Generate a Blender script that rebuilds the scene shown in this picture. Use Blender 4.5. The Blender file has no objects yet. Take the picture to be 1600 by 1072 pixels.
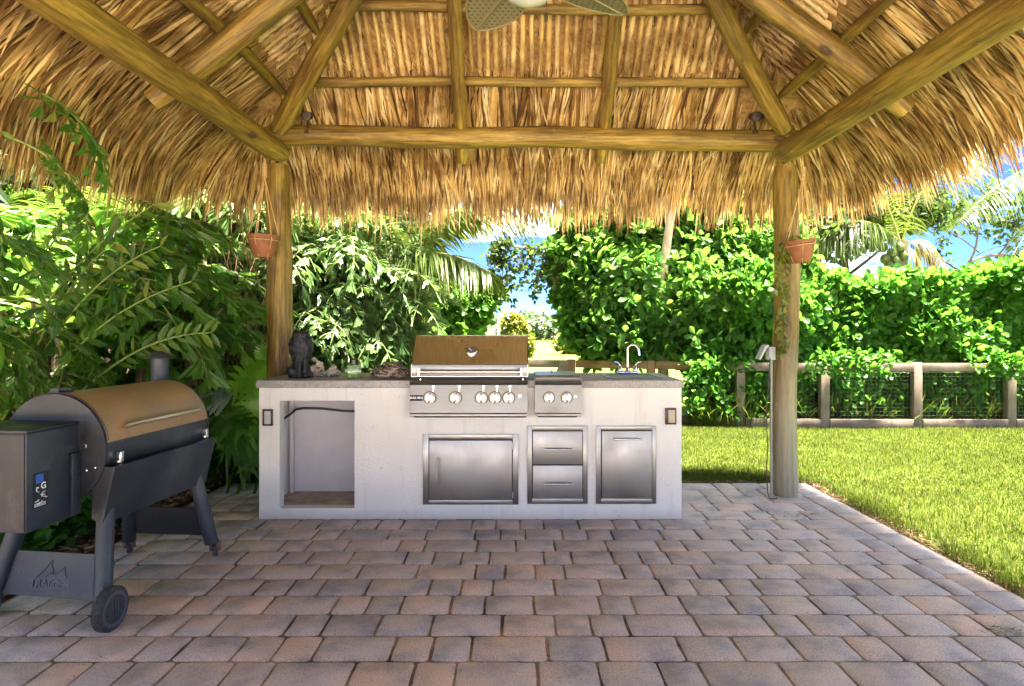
import bpy, bmesh, math, random
import numpy as np
from mathutils import Vector, Matrix, Quaternion, noise as mnoise

random.seed(7)
np.random.seed(7)
RNG = np.random.RandomState(11)
S = bpy.context.scene
COL = S.collection
R = math.radians

# ------------------------------------------------------------------ camera
cam = bpy.data.cameras.new("camera")
cam.sensor_width = 36.0
cam.lens = 22.5
cam.clip_start = 0.05
cam.clip_end = 3000
cam.shift_x = -5.0 / 1600
cam.shift_y = -21.0 / 1600
cam_o = bpy.data.objects.new("camera", cam)
cam_o.location = (0, 0, 1.25)
cam_o.rotation_euler = (R(90), 0, 0)
COL.objects.link(cam_o)
S.camera = cam_o

# ------------------------------------------------------------------ light
SUN_DIR = Vector((0.18, -0.05, 1.0)).normalized()      # towards the sun
sun = bpy.data.lights.new("sun", 'SUN')
sun.energy = 4.0
sun.angle = R(9.0)
sun.color = (1.0, 0.89, 0.75)
sun_o = bpy.data.objects.new("sun", sun)
sun_o.location = (6, -4, 20)
sun_o.rotation_euler = SUN_DIR.to_track_quat('Z', 'Y').to_euler()
COL.objects.link(sun_o)

w = bpy.data.worlds.new("World")
S.world = w
w.use_nodes = True
nt = w.node_tree
bg = nt.nodes["Background"]
sky = nt.nodes.new("ShaderNodeTexSky")
sky.sky_type = 'NISHITA'
sky.sun_disc = False
sky.sun_elevation = math.asin(SUN_DIR.z)
sky.sun_rotation = math.atan2(SUN_DIR.x, SUN_DIR.y)
sky.air_density = 0.10
sky.dust_density = 0.0
sky.ozone_density = 1.5
tc = nt.nodes.new("ShaderNodeTexCoord")
mp = nt.nodes.new("ShaderNodeMapping")
mp.inputs['Scale'].default_value = (1.0, 1.0, 3.6)
mp.inputs['Location'].default_value = (2.75, 2.1, 0.825)
nz = nt.nodes.new("ShaderNodeTexNoise")
nz.inputs['Scale'].default_value = 3.1
nz.inputs['Detail'].default_value = 9
nz.inputs['Roughness'].default_value = 0.58
rp = nt.nodes.new("ShaderNodeValToRGB")
rp.color_ramp.elements[0].position = 0.50
rp.color_ramp.elements[1].position = 0.60
mx = nt.nodes.new("ShaderNodeMixRGB")
mx.inputs['Color2'].default_value = (4.0, 4.1, 4.25, 1)
nt.links.new(tc.outputs['Generated'], mp.inputs['Vector'])
nt.links.new(mp.outputs['Vector'], nz.inputs['Vector'])
nt.links.new(nz.outputs['Fac'], rp.inputs['Fac'])
nt.links.new(rp.outputs['Color'], mx.inputs['Fac'])
nt.links.new(sky.outputs['Color'], mx.inputs['Color1'])
hs = nt.nodes.new("ShaderNodeHueSaturation")
hs.inputs['Saturation'].default_value = 1.12
nt.links.new(sky.outputs['Color'], hs.inputs['Color'])
nt.links.new(hs.outputs['Color'], mx.inputs['Color1'])
nt.links.new(mx.outputs['Color'], bg.inputs['Color'])
bg.inputs['Strength'].default_value = 0.05

S.view_settings.view_transform = 'Standard'
S.view_settings.look = 'None'
S.view_settings.gamma = 1
S.view_settings.exposure = 4.7
S.view_settings.use_curve_mapping = False
S.render.engine = 'CYCLES'
S.cycles.max_bounces = 10
S.cycles.diffuse_bounces = 6
S.cycles.glossy_bounces = 4
S.cycles.transmission_bounces = 4
S.cycles.use_denoising = True
S.cycles.caustics_reflective = False
S.cycles.caustics_refractive = False

# ------------------------------------------------------------------ helpers
def P(px, py, Y):
    """world point seen at photograph pixel (px, py) at distance Y (measuring aid only)"""
    return Vector(((px - 805) / 1000 * Y, Y, 1.25 - (py - 515) / 1000 * Y))

def world(o):
    m = o.matrix_basis.copy()
    if o.parent:
        m = world(o.parent) @ o.matrix_parent_inverse @ m
    return m

def tag(o, label=None, cat=None, group=None, kind=None):
    if label: o['label'] = label
    if cat: o['category'] = cat
    if group: o['group'] = group
    if kind: o['kind'] = kind
    return o

def attach(o, parent, local=False):
    if parent is not None:
        o.parent = parent
        if not local:
            o.matrix_parent_inverse = world(parent).inverted()
    return o

def empty(name, loc=(0, 0, 0), rz=0.0):
    o = bpy.data.objects.new(name, None)
    o.empty_display_size = 0.1
    o.location = loc
    o.rotation_euler = (0, 0, rz)
    COL.objects.link(o)
    return o

def obj(name, me, mat=None, parent=None, local=False, mats=None):
    o = bpy.data.objects.new(name, me)
    if mats:
        if not me.materials:
            for m in mats: me.materials.append(m)
    elif mat is not None and not me.materials:
        me.materials.append(mat)
    COL.objects.link(o)
    attach(o, parent, local)
    return o

def npmesh(name, V, F, smooth=False, mi=None):
    """V (n,3); F list of (m,k) index arrays"""
    me = bpy.data.meshes.new(name)
    if isinstance(F, np.ndarray): F = [F]
    F = [f for f in F if len(f)]
    nl = sum(f.size for f in F); npoly = sum(len(f) for f in F)
    me.vertices.add(len(V)); me.loops.add(nl); me.polygons.add(npoly)
    me.vertices.foreach_set("co", np.ascontiguousarray(V, dtype=np.float32).ravel())
    me.loops.foreach_set("vertex_index", np.concatenate([f.ravel() for f in F]).astype(np.int32))
    tot = np.concatenate([np.full(len(f), f.shape[1]) for f in F]).astype(np.int32)
    st = np.concatenate([[0], np.cumsum(tot)[:-1]]).astype(np.int32)
    me.polygons.foreach_set("loop_start", st)
    me.polygons.foreach_set("use_smooth", np.full(npoly, smooth))
    if mi is not None:
        me.polygons.foreach_set("material_index", np.asarray(mi, dtype=np.int32))
    me.update(calc_edges=True)
    me.validate()
    return me

class MB:
    """collects simple shapes into one mesh"""
    def __init__(s):
        s.v = []; s.f = []; s.m = []; s.cur = 0
    def add(s, V, F):
        b = len(s.v)
        s.v += [tuple(p) for p in V]
        for f in F:
            s.f.append([b + i for i in f]); s.m.append(s.cur)
        return s
    def box(s, x0, x1, y0, y1, z0, z1, c=0.0, M=None):
        if c <= 0:
            V = [Vector((x, y, z)) for z in (z0, z1) for y in (y0, y1) for x in (x0, x1)]
            F = [(0, 2, 3, 1), (4, 5, 7, 6), (0, 1, 5, 4), (2, 6, 7, 3), (0, 4, 6, 2), (1, 3, 7, 5)]
            if M: V = [M @ p for p in V]
            return s.add(V, F)
        bm = bmesh.new()
        bmesh.ops.create_cube(bm, size=1)
        for v in bm.verts:
            v.co = Vector(((x0 + x1) / 2 + v.co.x * (x1 - x0), (y0 + y1) / 2 + v.co.y * (y1 - y0), (z0 + z1) / 2 + v.co.z * (z1 - z0)))
        bmesh.ops.bevel(bm, geom=bm.edges[:], offset=c, segments=2, profile=0.5, affect='EDGES')
        bm.verts.index_update()
        V = [M @ v.co if M else v.co.copy() for v in bm.verts]
        F = [[v.index for v in f.verts] for f in bm.faces]
        bm.free()
        return s.add(V, F)
    def tube(s, pts, r, n=8, caps=True, closed=False):
        pts = [Vector(p) for p in pts]
        rr = r if hasattr(r, '__len__') else [r] * len(pts)
        V = []; F = []; ref = None
        for i, p in enumerate(pts):
            if closed: d = pts[(i + 1) % len(pts)] - pts[i - 1]
            else: d = pts[min(i + 1, len(pts) - 1)] - pts[max(i - 1, 0)]
            if d.length < 1e-9: d = Vector((0, 0, 1))
            d.normalize()
            if ref is None:
                ref = Vector((0, 0, 1)) if abs(d.z) < 0.9 else Vector((1, 0, 0))
            a = d.cross(ref)
            if a.length < 1e-6: a = d.orthogonal()
            a.normalize()
            b = a.cross(d).normalized()
            ref = b
            for k in range(n):
                t = 2 * math.pi * k / n
                V.append(p + (a * math.cos(t) + b * math.sin(t)) * rr[i])
        m = len(pts)
        for i in range(m if closed else m - 1):
            j = (i + 1) % m
            for k in range(n):
                k2 = (k + 1) % n
                F.append((i * n + k, i * n + k2, j * n + k2, j * n + k))
        if caps and not closed:
            F.append(tuple(range(n))[::-1]); F.append(tuple((m - 1) * n + k for k in range(n)))
        return s.add(V, F)
    def cyl(s, p0, p1, r0, r1=None, n=16):
        return s.tube([p0, p1], [r0, r0 if r1 is None else r1], n)
    def lathe(s, prof, n=24, M=None, axis=None):
        V = []; F = []
        for (r, z) in prof:
            for k in range(n):
                t = 2 * math.pi * k / n
                V.append(Vector((r * math.cos(t), r * math.sin(t), z)))
        for i in range(len(prof) - 1):
            for k in range(n):
                k2 = (k + 1) % n
                F.append((i * n + k, i * n + k2, (i + 1) * n + k2, (i + 1) * n + k))
        if M: V = [M @ p for p in V]
        s.add(V, F)
        b = len(s.v) - len(V)
        if prof[0][0] > 1e-5: s.f.append([b + k for k in range(n)][::-1]); s.m.append(s.cur)
        if prof[-1][0] > 1e-5: s.f.append([b + (len(prof) - 1) * n + k for k in range(n)]); s.m.append(s.cur)
        return s
    def extr(s, poly, d, M=None):
        """poly: list of 3D points (planar), extruded by vector d"""
        d = Vector(d)
        V = [Vector(p) for p in poly] + [Vector(p) + d for p in poly]
        n = len(poly)
        F = [tuple(range(n))[::-1], tuple(n + k for k in range(n))]
        for k in range(n):
            F.append((k, (k + 1) % n, n + (k + 1) % n, n + k))
        if M: V = [M @ p for p in V]
        return s.add(V, F)
    def mesh(s, name, smooth=35):
        me = bpy.data.meshes.new(name)
        me.from_pydata([tuple(v) for v in s.v], [], s.f)
        me.polygons.foreach_set("material_index", s.m)
        bm = bmesh.new(); bm.from_mesh(me)
        bmesh.ops.recalc_face_normals(bm, faces=bm.faces[:])
        bm.to_mesh(me); bm.free()
        if smooth:
            me.polygons.foreach_set("use_smooth", [True] * len(me.polygons))
            me.set_sharp_from_angle(angle=R(smooth))
        me.update()
        return me
    def build(s, name, mat=None, parent=None, local=False, smooth=35, mats=None):
        return obj(name, s.mesh(name, smooth), mat, parent, local, mats)

# ------------------------------------------------------------------ materials
def newmat(name):
    m = bpy.data.materials.new(name); m.use_nodes = True
    n = m.node_tree.nodes; l = m.node_tree.links
    return m, n, l, n["Principled BSDF"]

def rampset(rp, stops):
    e = rp.color_ramp.elements
    while len(e) > len(stops): e.remove(e[-1])
    while len(e) < len(stops): e.new(0.5)
    for k, (p, c) in enumerate(stops):
        e[k].position = p; e[k].color = (c[0], c[1], c[2], 1)

def noisecol(n, l, vec, scale, stops, detail=6, rough=0.6, stretch=None):
    t = n.new("ShaderNodeTexNoise"); t.inputs['Scale'].default_value = scale
    t.inputs['Detail'].default_value = detail; t.inputs['Roughness'].default_value = rough
    if stretch:
        mp = n.new("ShaderNodeMapping"); mp.inputs['Scale'].default_value = stretch
        l.new(vec, mp.inputs['Vector']); l.new(mp.outputs['Vector'], t.inputs['Vector'])
    else: l.new(vec, t.inputs['Vector'])
    r = n.new("ShaderNodeValToRGB"); rampset(r, stops)
    l.new(t.outputs['Fac'], r.inputs['Fac'])
    return t, r

def bump(n, l, b, src, strength, dist=0.01):
    bp = n.new("ShaderNodeBump"); bp.inputs['Strength'].default_value = strength
    bp.inputs['Distance'].default_value = dist
    l.new(src, bp.inputs['Height']); l.new(bp.outputs['Normal'], b.inputs['Normal'])
    return bp

def mixc(n, l, fac, a, b, mode='MIX'):
    m = n.new("ShaderNodeMixRGB"); m.blend_type = mode
    for s, v in ((m.inputs['Fac'], fac), (m.inputs['Color1'], a), (m.inputs['Color2'], b)):
        if hasattr(v, 'is_output') or isinstance(v, bpy.types.NodeSocket): l.new(v, s)
        elif isinstance(v, (int, float)): s.default_value = v
        else: s.default_value = (v[0], v[1], v[2], 1)
    return m.outputs['Color']

def m_plain(name, c, rough=0.6, metal=0.0, nscale=0, var=0.15, bmp=0.0, spec=None):
    m, n, l, b = newmat(name)
    b.inputs['Roughness'].default_value = rough; b.inputs['Metallic'].default_value = metal
    if spec is not None: b.inputs['Specular IOR Level'].default_value = spec
    if nscale:
        co = n.new("ShaderNodeTexCoord").outputs['Object']
        t, r = noisecol(n, l, co, nscale, [(0.3, [x * (1 - var) for x in c]), (0.7, [min(1, x * (1 + var)) for x in c])])
        l.new(r.outputs['Color'], b.inputs['Base Color'])
        if bmp: bump(n, l, b, t.outputs['Fac'], bmp)
    else:
        b.inputs['Base Color'].default_value = (*c, 1)
    return m

def m_leaf(name, stops, rough=0.4, trans=0.3, tcol=(0.25, 0.4, 0.04), spec=0.5):
    m, n, l, b = newmat(name)
    g = n.new("ShaderNodeNewGeometry")
    r = n.new("ShaderNodeValToRGB"); rampset(r, stops)
    l.new(g.outputs['Random Per Island'], r.inputs['Fac'])
    co = n.new("ShaderNodeTexCoord").outputs['Object']
    t, r2 = noisecol(n, l, co, 2.2, [(0.38, (0.66, 0.66, 0.66)), (0.62, (1.22, 1.22, 1.22))], detail=4)
    c = mixc(n, l, 1.0, r.outputs['Color'], r2.outputs['Color'], 'MULTIPLY')
    l.new(c, b.inputs['Base Color'])
    b.inputs['Roughness'].default_value = rough
    b.inputs['Specular IOR Level'].default_value = spec
    tr = n.new("ShaderNodeBsdfTranslucent")
    l.new(mixc(n, l, 0.5, c, tcol), tr.inputs['Color'])
    ms = n.new("ShaderNodeMixShader"); ms.inputs['Fac'].default_value = trans
    l.new(b.outputs['BSDF'], ms.inputs[1]); l.new(tr.outputs['BSDF'], ms.inputs[2])
    l.new(ms.outputs['Shader'], n['Material Output'].inputs['Surface'])
    return m

def m_log(name, pale_z=0.0):
    m, n, l, b = newmat(name)
    tcn = n.new("ShaderNodeTexCoord"); co = tcn.outputs['Object']
    t, r = noisecol(n, l, co, 7.0, [(0.34, (0.050, 0.020, 0.004)), (0.45, (0.145, 0.080, 0.012)), (0.54, (0.26, 0.165, 0.024)), (0.66, (0.36, 0.26, 0.052))], detail=10, rough=0.75, stretch=(1.152, 1.152, 0.158))
    t2, r2 = noisecol(n, l, co, 2.3, [(0.35, (0.000, 0.000, 0.000)), (0.7, (1, 1, 1))], detail=4)
    c = mixc(n, l, r2.outputs['Color'], r.outputs['Color'], (0.22, 0.165, 0.03))
    c = mixc(n, l, 0.55, r.outputs['Color'], c)
    # fine grain lines
    t3, r3 = noisecol(n, l, co, 60.0, [(0.38, (0.52, 0.50, 0.46)), (0.58, (1.12, 1.12, 1.12))], detail=5, stretch=(1, 1, 0.05))
    c = mixc(n, l, 1.0, c, r3.outputs['Color'], 'MULTIPLY')
    # knots
    vo = n.new("ShaderNodeTexVoronoi"); vo.inputs['Scale'].default_value = 3.2
    mpv = n.new("ShaderNodeMapping"); mpv.inputs['Scale'].default_value = (0.936, 0.936, 0.576)
    l.new(co, mpv.inputs['Vector']); l.new(mpv.outputs['Vector'], vo.inputs['Vector'])
    rk = n.new("ShaderNodeValToRGB"); rampset(rk, [(0.05, (0.144, 0.094, 0.065)), (0.10, (0.446, 0.324, 0.216)), (0.125, (0.252, 0.180, 0.122)), (0.15, (1, 1, 1))])
    l.new(vo.outputs['Distance'], rk.inputs['Fac'])
    c = mixc(n, l, 1.0, c, rk.outputs['Color'], 'MULTIPLY')
    # pale bark scuffs
    t4, r4 = noisecol(n, l, co, 16.0, [(0.62, (0, 0, 0)), (0.70, (0.576, 0.576, 0.576))], detail=9, rough=0.75, stretch=(1, 1, 0.6))
    c = mixc(n, l, r4.outputs['Color'], c, (0.374, 0.302, 0.144))
    t5, r5 = noisecol(n, l, co, 13.0, [(0.478, (1, 1, 1)), (0.492, (0.216, 0.158, 0.108)), (0.508, (1, 1, 1))], detail=2, stretch=(1, 1, 0.05))
    t6, r6 = noisecol(n, l, co, 3.0, [(0.50, (0, 0, 0)), (0.58, (1, 1, 1))], detail=2)
    ck = mixc(n, l, r6.outputs['Color'], (1, 1, 1), r5.outputs['Color'])
    c = mixc(n, l, 0.8, c, ck, 'MULTIPLY')
    if pale_z:  # paler, greyer grain mixed in towards the foot of the log
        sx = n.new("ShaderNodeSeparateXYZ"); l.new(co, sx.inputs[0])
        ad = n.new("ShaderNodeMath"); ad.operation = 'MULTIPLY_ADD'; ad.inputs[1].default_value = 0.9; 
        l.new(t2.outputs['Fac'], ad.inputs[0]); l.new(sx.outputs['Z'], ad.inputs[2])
        mr = n.new("ShaderNodeMapRange"); mr.inputs['From Min'].default_value = pale_z + 0.95; mr.inputs['From Max'].default_value = pale_z
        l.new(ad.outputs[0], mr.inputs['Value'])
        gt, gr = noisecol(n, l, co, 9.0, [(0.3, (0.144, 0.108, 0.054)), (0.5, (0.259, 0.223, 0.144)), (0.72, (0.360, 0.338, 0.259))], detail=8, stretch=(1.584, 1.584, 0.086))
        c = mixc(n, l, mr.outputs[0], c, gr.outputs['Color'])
    l.new(c, b.inputs['Base Color'])
    b.inputs['Roughness'].default_value = 0.55
    bump(n, l, b, t.outputs['Fac'], 0.9, 0.015)
    return m

def m_thatch(name, stops):
    m, n, l, b = newmat(name)
    g = n.new("ShaderNodeNewGeometry")
    r = n.new("ShaderNodeValToRGB"); rampset(r, stops)
    l.new(g.outputs['Random Per Island'], r.inputs['Fac'])
    co = n.new("ShaderNodeTexCoord").outputs['Object']
    t, r2 = noisecol(n, l, co, 3.5, [(0.38, (0.50, 0.42, 0.32)), (0.58, (1.2, 1.2, 1.18))], detail=8)
    c = mixc(n, l, 1.0, r.outputs['Color'], r2.outputs['Color'], 'MULTIPLY')
    l.new(c, b.inputs['Base Color'])
    b.inputs['Roughness'].default_value = 0.55
    tr = n.new("ShaderNodeBsdfTranslucent"); l.new(c, tr.inputs['Color'])
    ms = n.new("ShaderNodeMixShader"); ms.inputs['Fac'].default_value = 0.22
    l.new(b.outputs['BSDF'], ms.inputs[1]); l.new(tr.outputs['BSDF'], ms.inputs[2])
    l.new(ms.outputs['Shader'], n['Material Output'].inputs['Surface'])
    return m

def m_paver():
    m, n, l, b = newmat("paver_concrete")
    oi = n.new("ShaderNodeObjectInfo")
    r = n.new("ShaderNodeValToRGB")
    rampset(r, [(0.0, (0.363, 0.335, 0.352)), (0.15, (0.484, 0.425, 0.419)), (0.42, (0.512, 0.455, 0.454)), (0.62, (0.466, 0.430, 0.442)), (0.8, (0.531, 0.460, 0.448)), (0.93, (0.577, 0.455, 0.397)), (1.0, (0.391, 0.375, 0.397))])
    l.new(oi.outputs['Random'], r.inputs['Fac'])
    co = n.new("ShaderNodeNewGeometry").outputs['Position']
    t1, r1 = noisecol(n, l, co, 6.0, [(0.36, (0.70, 0.74, 0.80)), (0.5, (0.98, 0.98, 0.98)), (0.63, (1.14, 1.05, 0.98))], detail=6, rough=0.55)
    c = mixc(n, l, 1.0, r.outputs['Color'], r1.outputs['Color'], 'MULTIPLY')
    t2, r2 = noisecol(n, l, co, 150.0, [(0.36, (0.55, 0.53, 0.5)), (0.5, (1, 1, 1)), (0.64, (1.25, 1.25, 1.25))], detail=4, rough=0.7)
    c = mixc(n, l, 0.8, c, r2.outputs['Color'], 'MULTIPLY')
    t3, r3 = noisecol(n, l, co, 1.3, [(0.54, (0, 0, 0)), (0.70, (0.5, 0.5, 0.5))], detail=8, rough=0.75)
    c = mixc(n, l, r3.outputs['Color'], c, (0.60, 0.54, 0.49))
    l.new(c, b.inputs['Base Color'])
    b.inputs['Roughness'].default_value = 0.72
    b.inputs['Specular IOR Level'].default_value = 0.35
    bump(n, l, b, t2.outputs['Fac'], 0.5, 0.003)
    return m

def m_steel(name, c=(0.27, 0.262, 0.245), rough=0.34, horiz=True, blotch=0.0):
    m, n, l, b = newmat(name)
    b.inputs['Metallic'].default_value = 1.0
    co = n.new("ShaderNodeTexCoord").outputs['Object']
    st = (1.2, 1.2, 90) if horiz else (90, 90, 1.2)
    if 'hood' in name: st = (9, 1, 0.6)
    t, r = noisecol(n, l, co, 9.0, [(0.3, [x * 0.88 for x in c]), (0.7, [min(1, x * 1.08) for x in c])], detail=4, stretch=st)
    t2, r2 = noisecol(n, l, co, 5.0, [(0.3, (rough * 0.85,) * 3), (0.7, (rough * 1.3,) * 3)], detail=2)
    cc = r.outputs['Color']
    if blotch:
        t3, r3 = noisecol(n, l, co, 6.0, [(0.45, (0, 0, 0)), (0.7, (blotch,) * 3)], detail=6)
        cc = mixc(n, l, r3.outputs['Color'], cc, (0.34, 0.31, 0.22))
    l.new(cc, b.inputs['Base Color']); l.new(r2.outputs['Color'], b.inputs['Roughness'])
    if 'hood' in name:
        t.inputs['Detail'].default_value = 2
    else:
        bump(n, l, b, t.outputs['Fac'], 0.06, 0.001)
    return m

def m_stucco():
    m, n, l, b = newmat("white_stucco")
    co = n.new("ShaderNodeTexCoord").outputs['Object']
    t, r = noisecol(n, l, co, 3.0, [(0.3, (0.66, 0.635, 0.60)), (0.6, (0.70, 0.68, 0.645)), (0.8, (0.67, 0.64, 0.60))], detail=7)
    t2, r2 = noisecol(n, l, co, 16.0, [(0.64, (0, 0, 0)), (0.68, (0.55, 0.55, 0.55))], detail=9, rough=0.7)
    c = mixc(n, l, r2.outputs['Color'], r.outputs['Color'], (0.42, 0.37, 0.32))
    # vertical run marks
    t4, r4 = noisecol(n, l, co, 5.0, [(0.55, (1, 1, 1)), (0.8, (0.84, 0.82, 0.79))], detail=6, stretch=(4, 4, 0.3))
    c = mixc(n, l, 1.0, c, r4.outputs['Color'], 'MULTIPLY')
    # dirt line near the paving
    sx = n.new("ShaderNodeSeparateXYZ"); l.new(co, sx.inputs[0])
    mr = n.new("ShaderNodeMapRange"); mr.inputs['From Min'].default_value = 0.075; mr.inputs['From Max'].default_value = 0.0
    mr.inputs['To Max'].default_value = 0.42
    l.new(sx.outputs['Z'], mr.inputs['Value'])
    c = mixc(n, l, mr.outputs[0], c, (0.30, 0.25, 0.21))
    l.new(c, b.inputs['Base Color'])
    b.inputs['Roughness'].default_value = 0.8
    t3 = n.new("ShaderNodeTexNoise"); t3.inputs['Scale'].default_value = 70; t3.inputs['Detail'].default_value = 6
    l.new(co, t3.inputs['Vector'])
    bump(n, l, b, t3.outputs['Fac'], 0.6, 0.005)
    return m

def m_conc():
    m, n, l, b = newmat("grey_concrete")
    co = n.new("ShaderNodeTexCoord").outputs['Object']
    t, r = noisecol(n, l, co, 6.0, [(0.3, (0.23, 0.215, 0.20)), (0.5, (0.34, 0.32, 0.30)), (0.72, (0.44, 0.42, 0.395))], detail=9, rough=0.7)
    t2, r2 = noisecol(n, l, co, 90.0, [(0.35, (0.75, 0.75, 0.75)), (0.6, (1.05, 1.05, 1.05))], detail=4)
    l.new(mixc(n, l, 1.0, r.outputs['Color'], r2.outputs['Color'], 'MULTIPLY'), b.inputs['Base Color'])
    b.inputs['Roughness'].default_value = 0.6
    bump(n, l, b, t2.outputs['Fac'], 0.3, 0.003)
    return m

def m_powder(name, c, var=0.35):
    """worn black painted steel with scratches and dust"""
    m, n, l, b = newmat(name)
    co = n.new("ShaderNodeTexCoord").outputs['Object']
    t, r = noisecol(n, l, co, 6.0, [(0.3, [x * (1 - var) for x in c]), (0.7, [x * (1 + var) for x in c])], detail=8, rough=0.7)
    t2, r2 = noisecol(n, l, co, 75.0, [(0.645, (0, 0, 0)), (0.69, (0.6, 0.6, 0.6))], detail=6, rough=0.7)
    c1 = mixc(n, l, r2.outputs['Color'], r.outputs['Color'], (0.20, 0.21, 0.22))
    t3, r3 = noisecol(n, l, co, 3.0, [(0.50, (0, 0, 0)), (0.68, (0.45, 0.45, 0.45))], detail=9, rough=0.75, stretch=(1, 1, 0.5))
    c2 = mixc(n, l, r3.outputs['Color'], c1, (0.10, 0.10, 0.105))
    l.new(c2, b.inputs['Base Color'])
    r4 = n.new("ShaderNodeValToRGB"); rampset(r4, [(0.3, (0.36,) * 3), (0.7, (0.6,) * 3)])
    l.new(t.outputs['Fac'], r4.inputs['Fac']); l.new(r4.outputs['Color'], b.inputs['Roughness'])
    return m

def m_board(name, a, b_):
    m, n, l, b = newmat(name)
    co = n.new("ShaderNodeTexCoord").outputs['Object']
    t, r = noisecol(n, l, co, 5.0, [(0.3, a), (0.7, b_)], detail=8, stretch=(1, 1, 1))
    t2, r2 = noisecol(n, l, co, 18.0, [(0.66, (1, 1, 1)), (0.74, (0.4, 0.36, 0.33))], detail=5)
    l.new(mixc(n, l, 1.0, r.outputs['Color'], r2.outputs['Color'], 'MULTIPLY'), b.inputs['Base Color'])
    b.inputs['Roughness'].default_value = 0.8
    bump(n, l, b, t.outputs['Fac'], 0.4, 0.01)
    return m

M = {}
M['paver'] = m_paver()
M['log'] = m_log("treated_log")
M['log_pale'] = m_log("pale_foot_log", pale_z=0.75)
M['stem'] = m_thatch("palm_stem", [(0.0, (0.457, 0.301, 0.112)), (0.35, (0.632, 0.461, 0.194)), (0.7, (0.702, 0.546, 0.276)), (1.0, (0.544, 0.395, 0.204))])
M['blade'] = m_thatch("palm_leaf_dry", [(0.0, (0.047, 0.019, 0.007)), (0.12, (0.188, 0.094, 0.028)), (0.34, (0.392, 0.235, 0.074)), (0.7, (0.564, 0.392, 0.157)), (0.9, (0.659, 0.517, 0.267)), (1.0, (0.706, 0.612, 0.392))])
M['thatch_back'] = m_plain("thatch_underlay", (0.40, 0.25, 0.09), 0.9, nscale=30, var=0.5)
M['stucco'] = m_stucco()
M['conc'] = m_conc()
M['steel'] = m_steel("brushed_steel")
M['steel_panel'] = m_steel("control_panel_steel", c=(0.19, 0.185, 0.165), rough=0.36)
M['steel_v'] = m_steel("brushed_steel_upright", c=(0.31, 0.30, 0.29), rough=0.40, horiz=False)
M['steel_hood'] = m_steel("hood_steel", c=(0.72, 0.70, 0.62), rough=0.28, horiz=False)
M['chrome'] = m_plain("chrome", (0.78, 0.78, 0.78), 0.08, 1.0)
M['black'] = m_plain("black_gloss", (0.012, 0.012, 0.013), 0.3)
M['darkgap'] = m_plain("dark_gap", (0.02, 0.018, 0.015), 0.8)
M['bronze'] = m_plain("dark_bronze", (0.06, 0.045, 0.035), 0.4, 0.6)
M['powder'] = m_powder("black_powder_coat", (0.006, 0.007, 0.010))
M['powder2'] = m_powder("blue_black_powder_coat", (0.016, 0.022, 0.032), 0.4)
M['hoodb'] = m_powder("bronze_paint", (0.27, 0.165, 0.075), 0.22)
M['white'] = m_plain("white_print", (0.75, 0.76, 0.78), 0.5)
M['blue'] = m_plain("blue_print", (0.03, 0.10, 0.40), 0.5)
M['tyre'] = m_plain("black_rubber", (0.035, 0.033, 0.034), 0.85, nscale=60, var=0.6, bmp=0.6)
M['terra'] = m_plain("terracotta", (0.21, 0.075, 0.03), 0.7, nscale=14, var=0.25, bmp=0.2)
M['rope'] = m_plain("tan_rope", (0.42, 0.28, 0.12), 0.85, nscale=80, var=0.3)
M['fence'] = m_board("grey_pink_timber", (0.11, 0.08, 0.06), (0.21, 0.16, 0.13))
M['fence2'] = m_board("orange_brown_timber", (0.13, 0.07, 0.03), (0.25, 0.155, 0.075))
M['wire'] = m_plain("galvanised_wire", (0.10, 0.10, 0.09), 0.7, 0.0)
M['greyplastic'] = m_plain("grey_plastic", (0.42, 0.43, 0.45), 0.5)
M['cable'] = m_plain("brown_cable", (0.06, 0.03, 0.025), 0.6)
# ------------------------------------------------------------------ ground
def sheet(name, x0, x1, y0, y1, z, mat, nx=1, ny=1):
    xs = np.linspace(x0, x1, nx + 1); ys = np.linspace(y0, y1, ny + 1)
    X, Yv = np.meshgrid(xs, ys)
    V = np.stack([X.ravel(), Yv.ravel(), np.full(X.size, z)], 1)
    i = np.arange(ny)[:, None] * (nx + 1) + np.arange(nx)[None, :]
    i = i.ravel()
    F = np.stack([i, i + 1, i + nx + 2, i + nx + 1], 1)
    o = obj(name, npmesh(name, V, F), mat)
    tag(o, kind='structure')
    return o

def m_ground(name, stops, scale, fine=60, bmp=0.5):
    m, n, l, b = newmat(name)
    co = n.new("ShaderNodeNewGeometry").outputs['Position']
    t, r = noisecol(n, l, co, scale, stops, detail=7)
    t2, r2 = noisecol(n, l, co, fine, [(0.3, (0.6, 0.6, 0.6)), (0.65, (1.2, 1.2, 1.2))], detail=5)
    l.new(mixc(n, l, 1.0, r.outputs['Color'], r2.outputs['Color'], 'MULTIPLY'), b.inputs['Base Color'])
    b.inputs['Roughness'].default_value = 0.95
    b.inputs['Specular IOR Level'].default_value = 0.15
    bump(n, l, b, t2.outputs['Fac'], bmp, 0.02)
    return m

M['field'] = m_ground("field_grass", [(0.3, (0.058, 0.090, 0.014)), (0.55, (0.086, 0.117, 0.020)), (0.75, (0.117, 0.140, 0.031))], 0.35, 8)
M['lawnsoil'] = m_ground("lawn_soil", [(0.3, (0.045, 0.07, 0.012)), (0.7, (0.085, 0.11, 0.02))], 4.0)
M['lawnsoil2'] = m_ground('cut_lawn', [(0.3, (0.09, 0.13, 0.02)), (0.7, (0.15, 0.19, 0.035))], 3.0)
M['mulch'] = m_ground("mulch_soil", [(0.3, (0.035, 0.02, 0.012)), (0.6, (0.09, 0.05, 0.03)), (0.8, (0.16, 0.10, 0.06))], 14.0)
M['sand'] = m_ground("joint_sand", [(0.38, (0.10, 0.075, 0.06)), (0.58, (0.42, 0.33, 0.26))], 3.0, 150)

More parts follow.
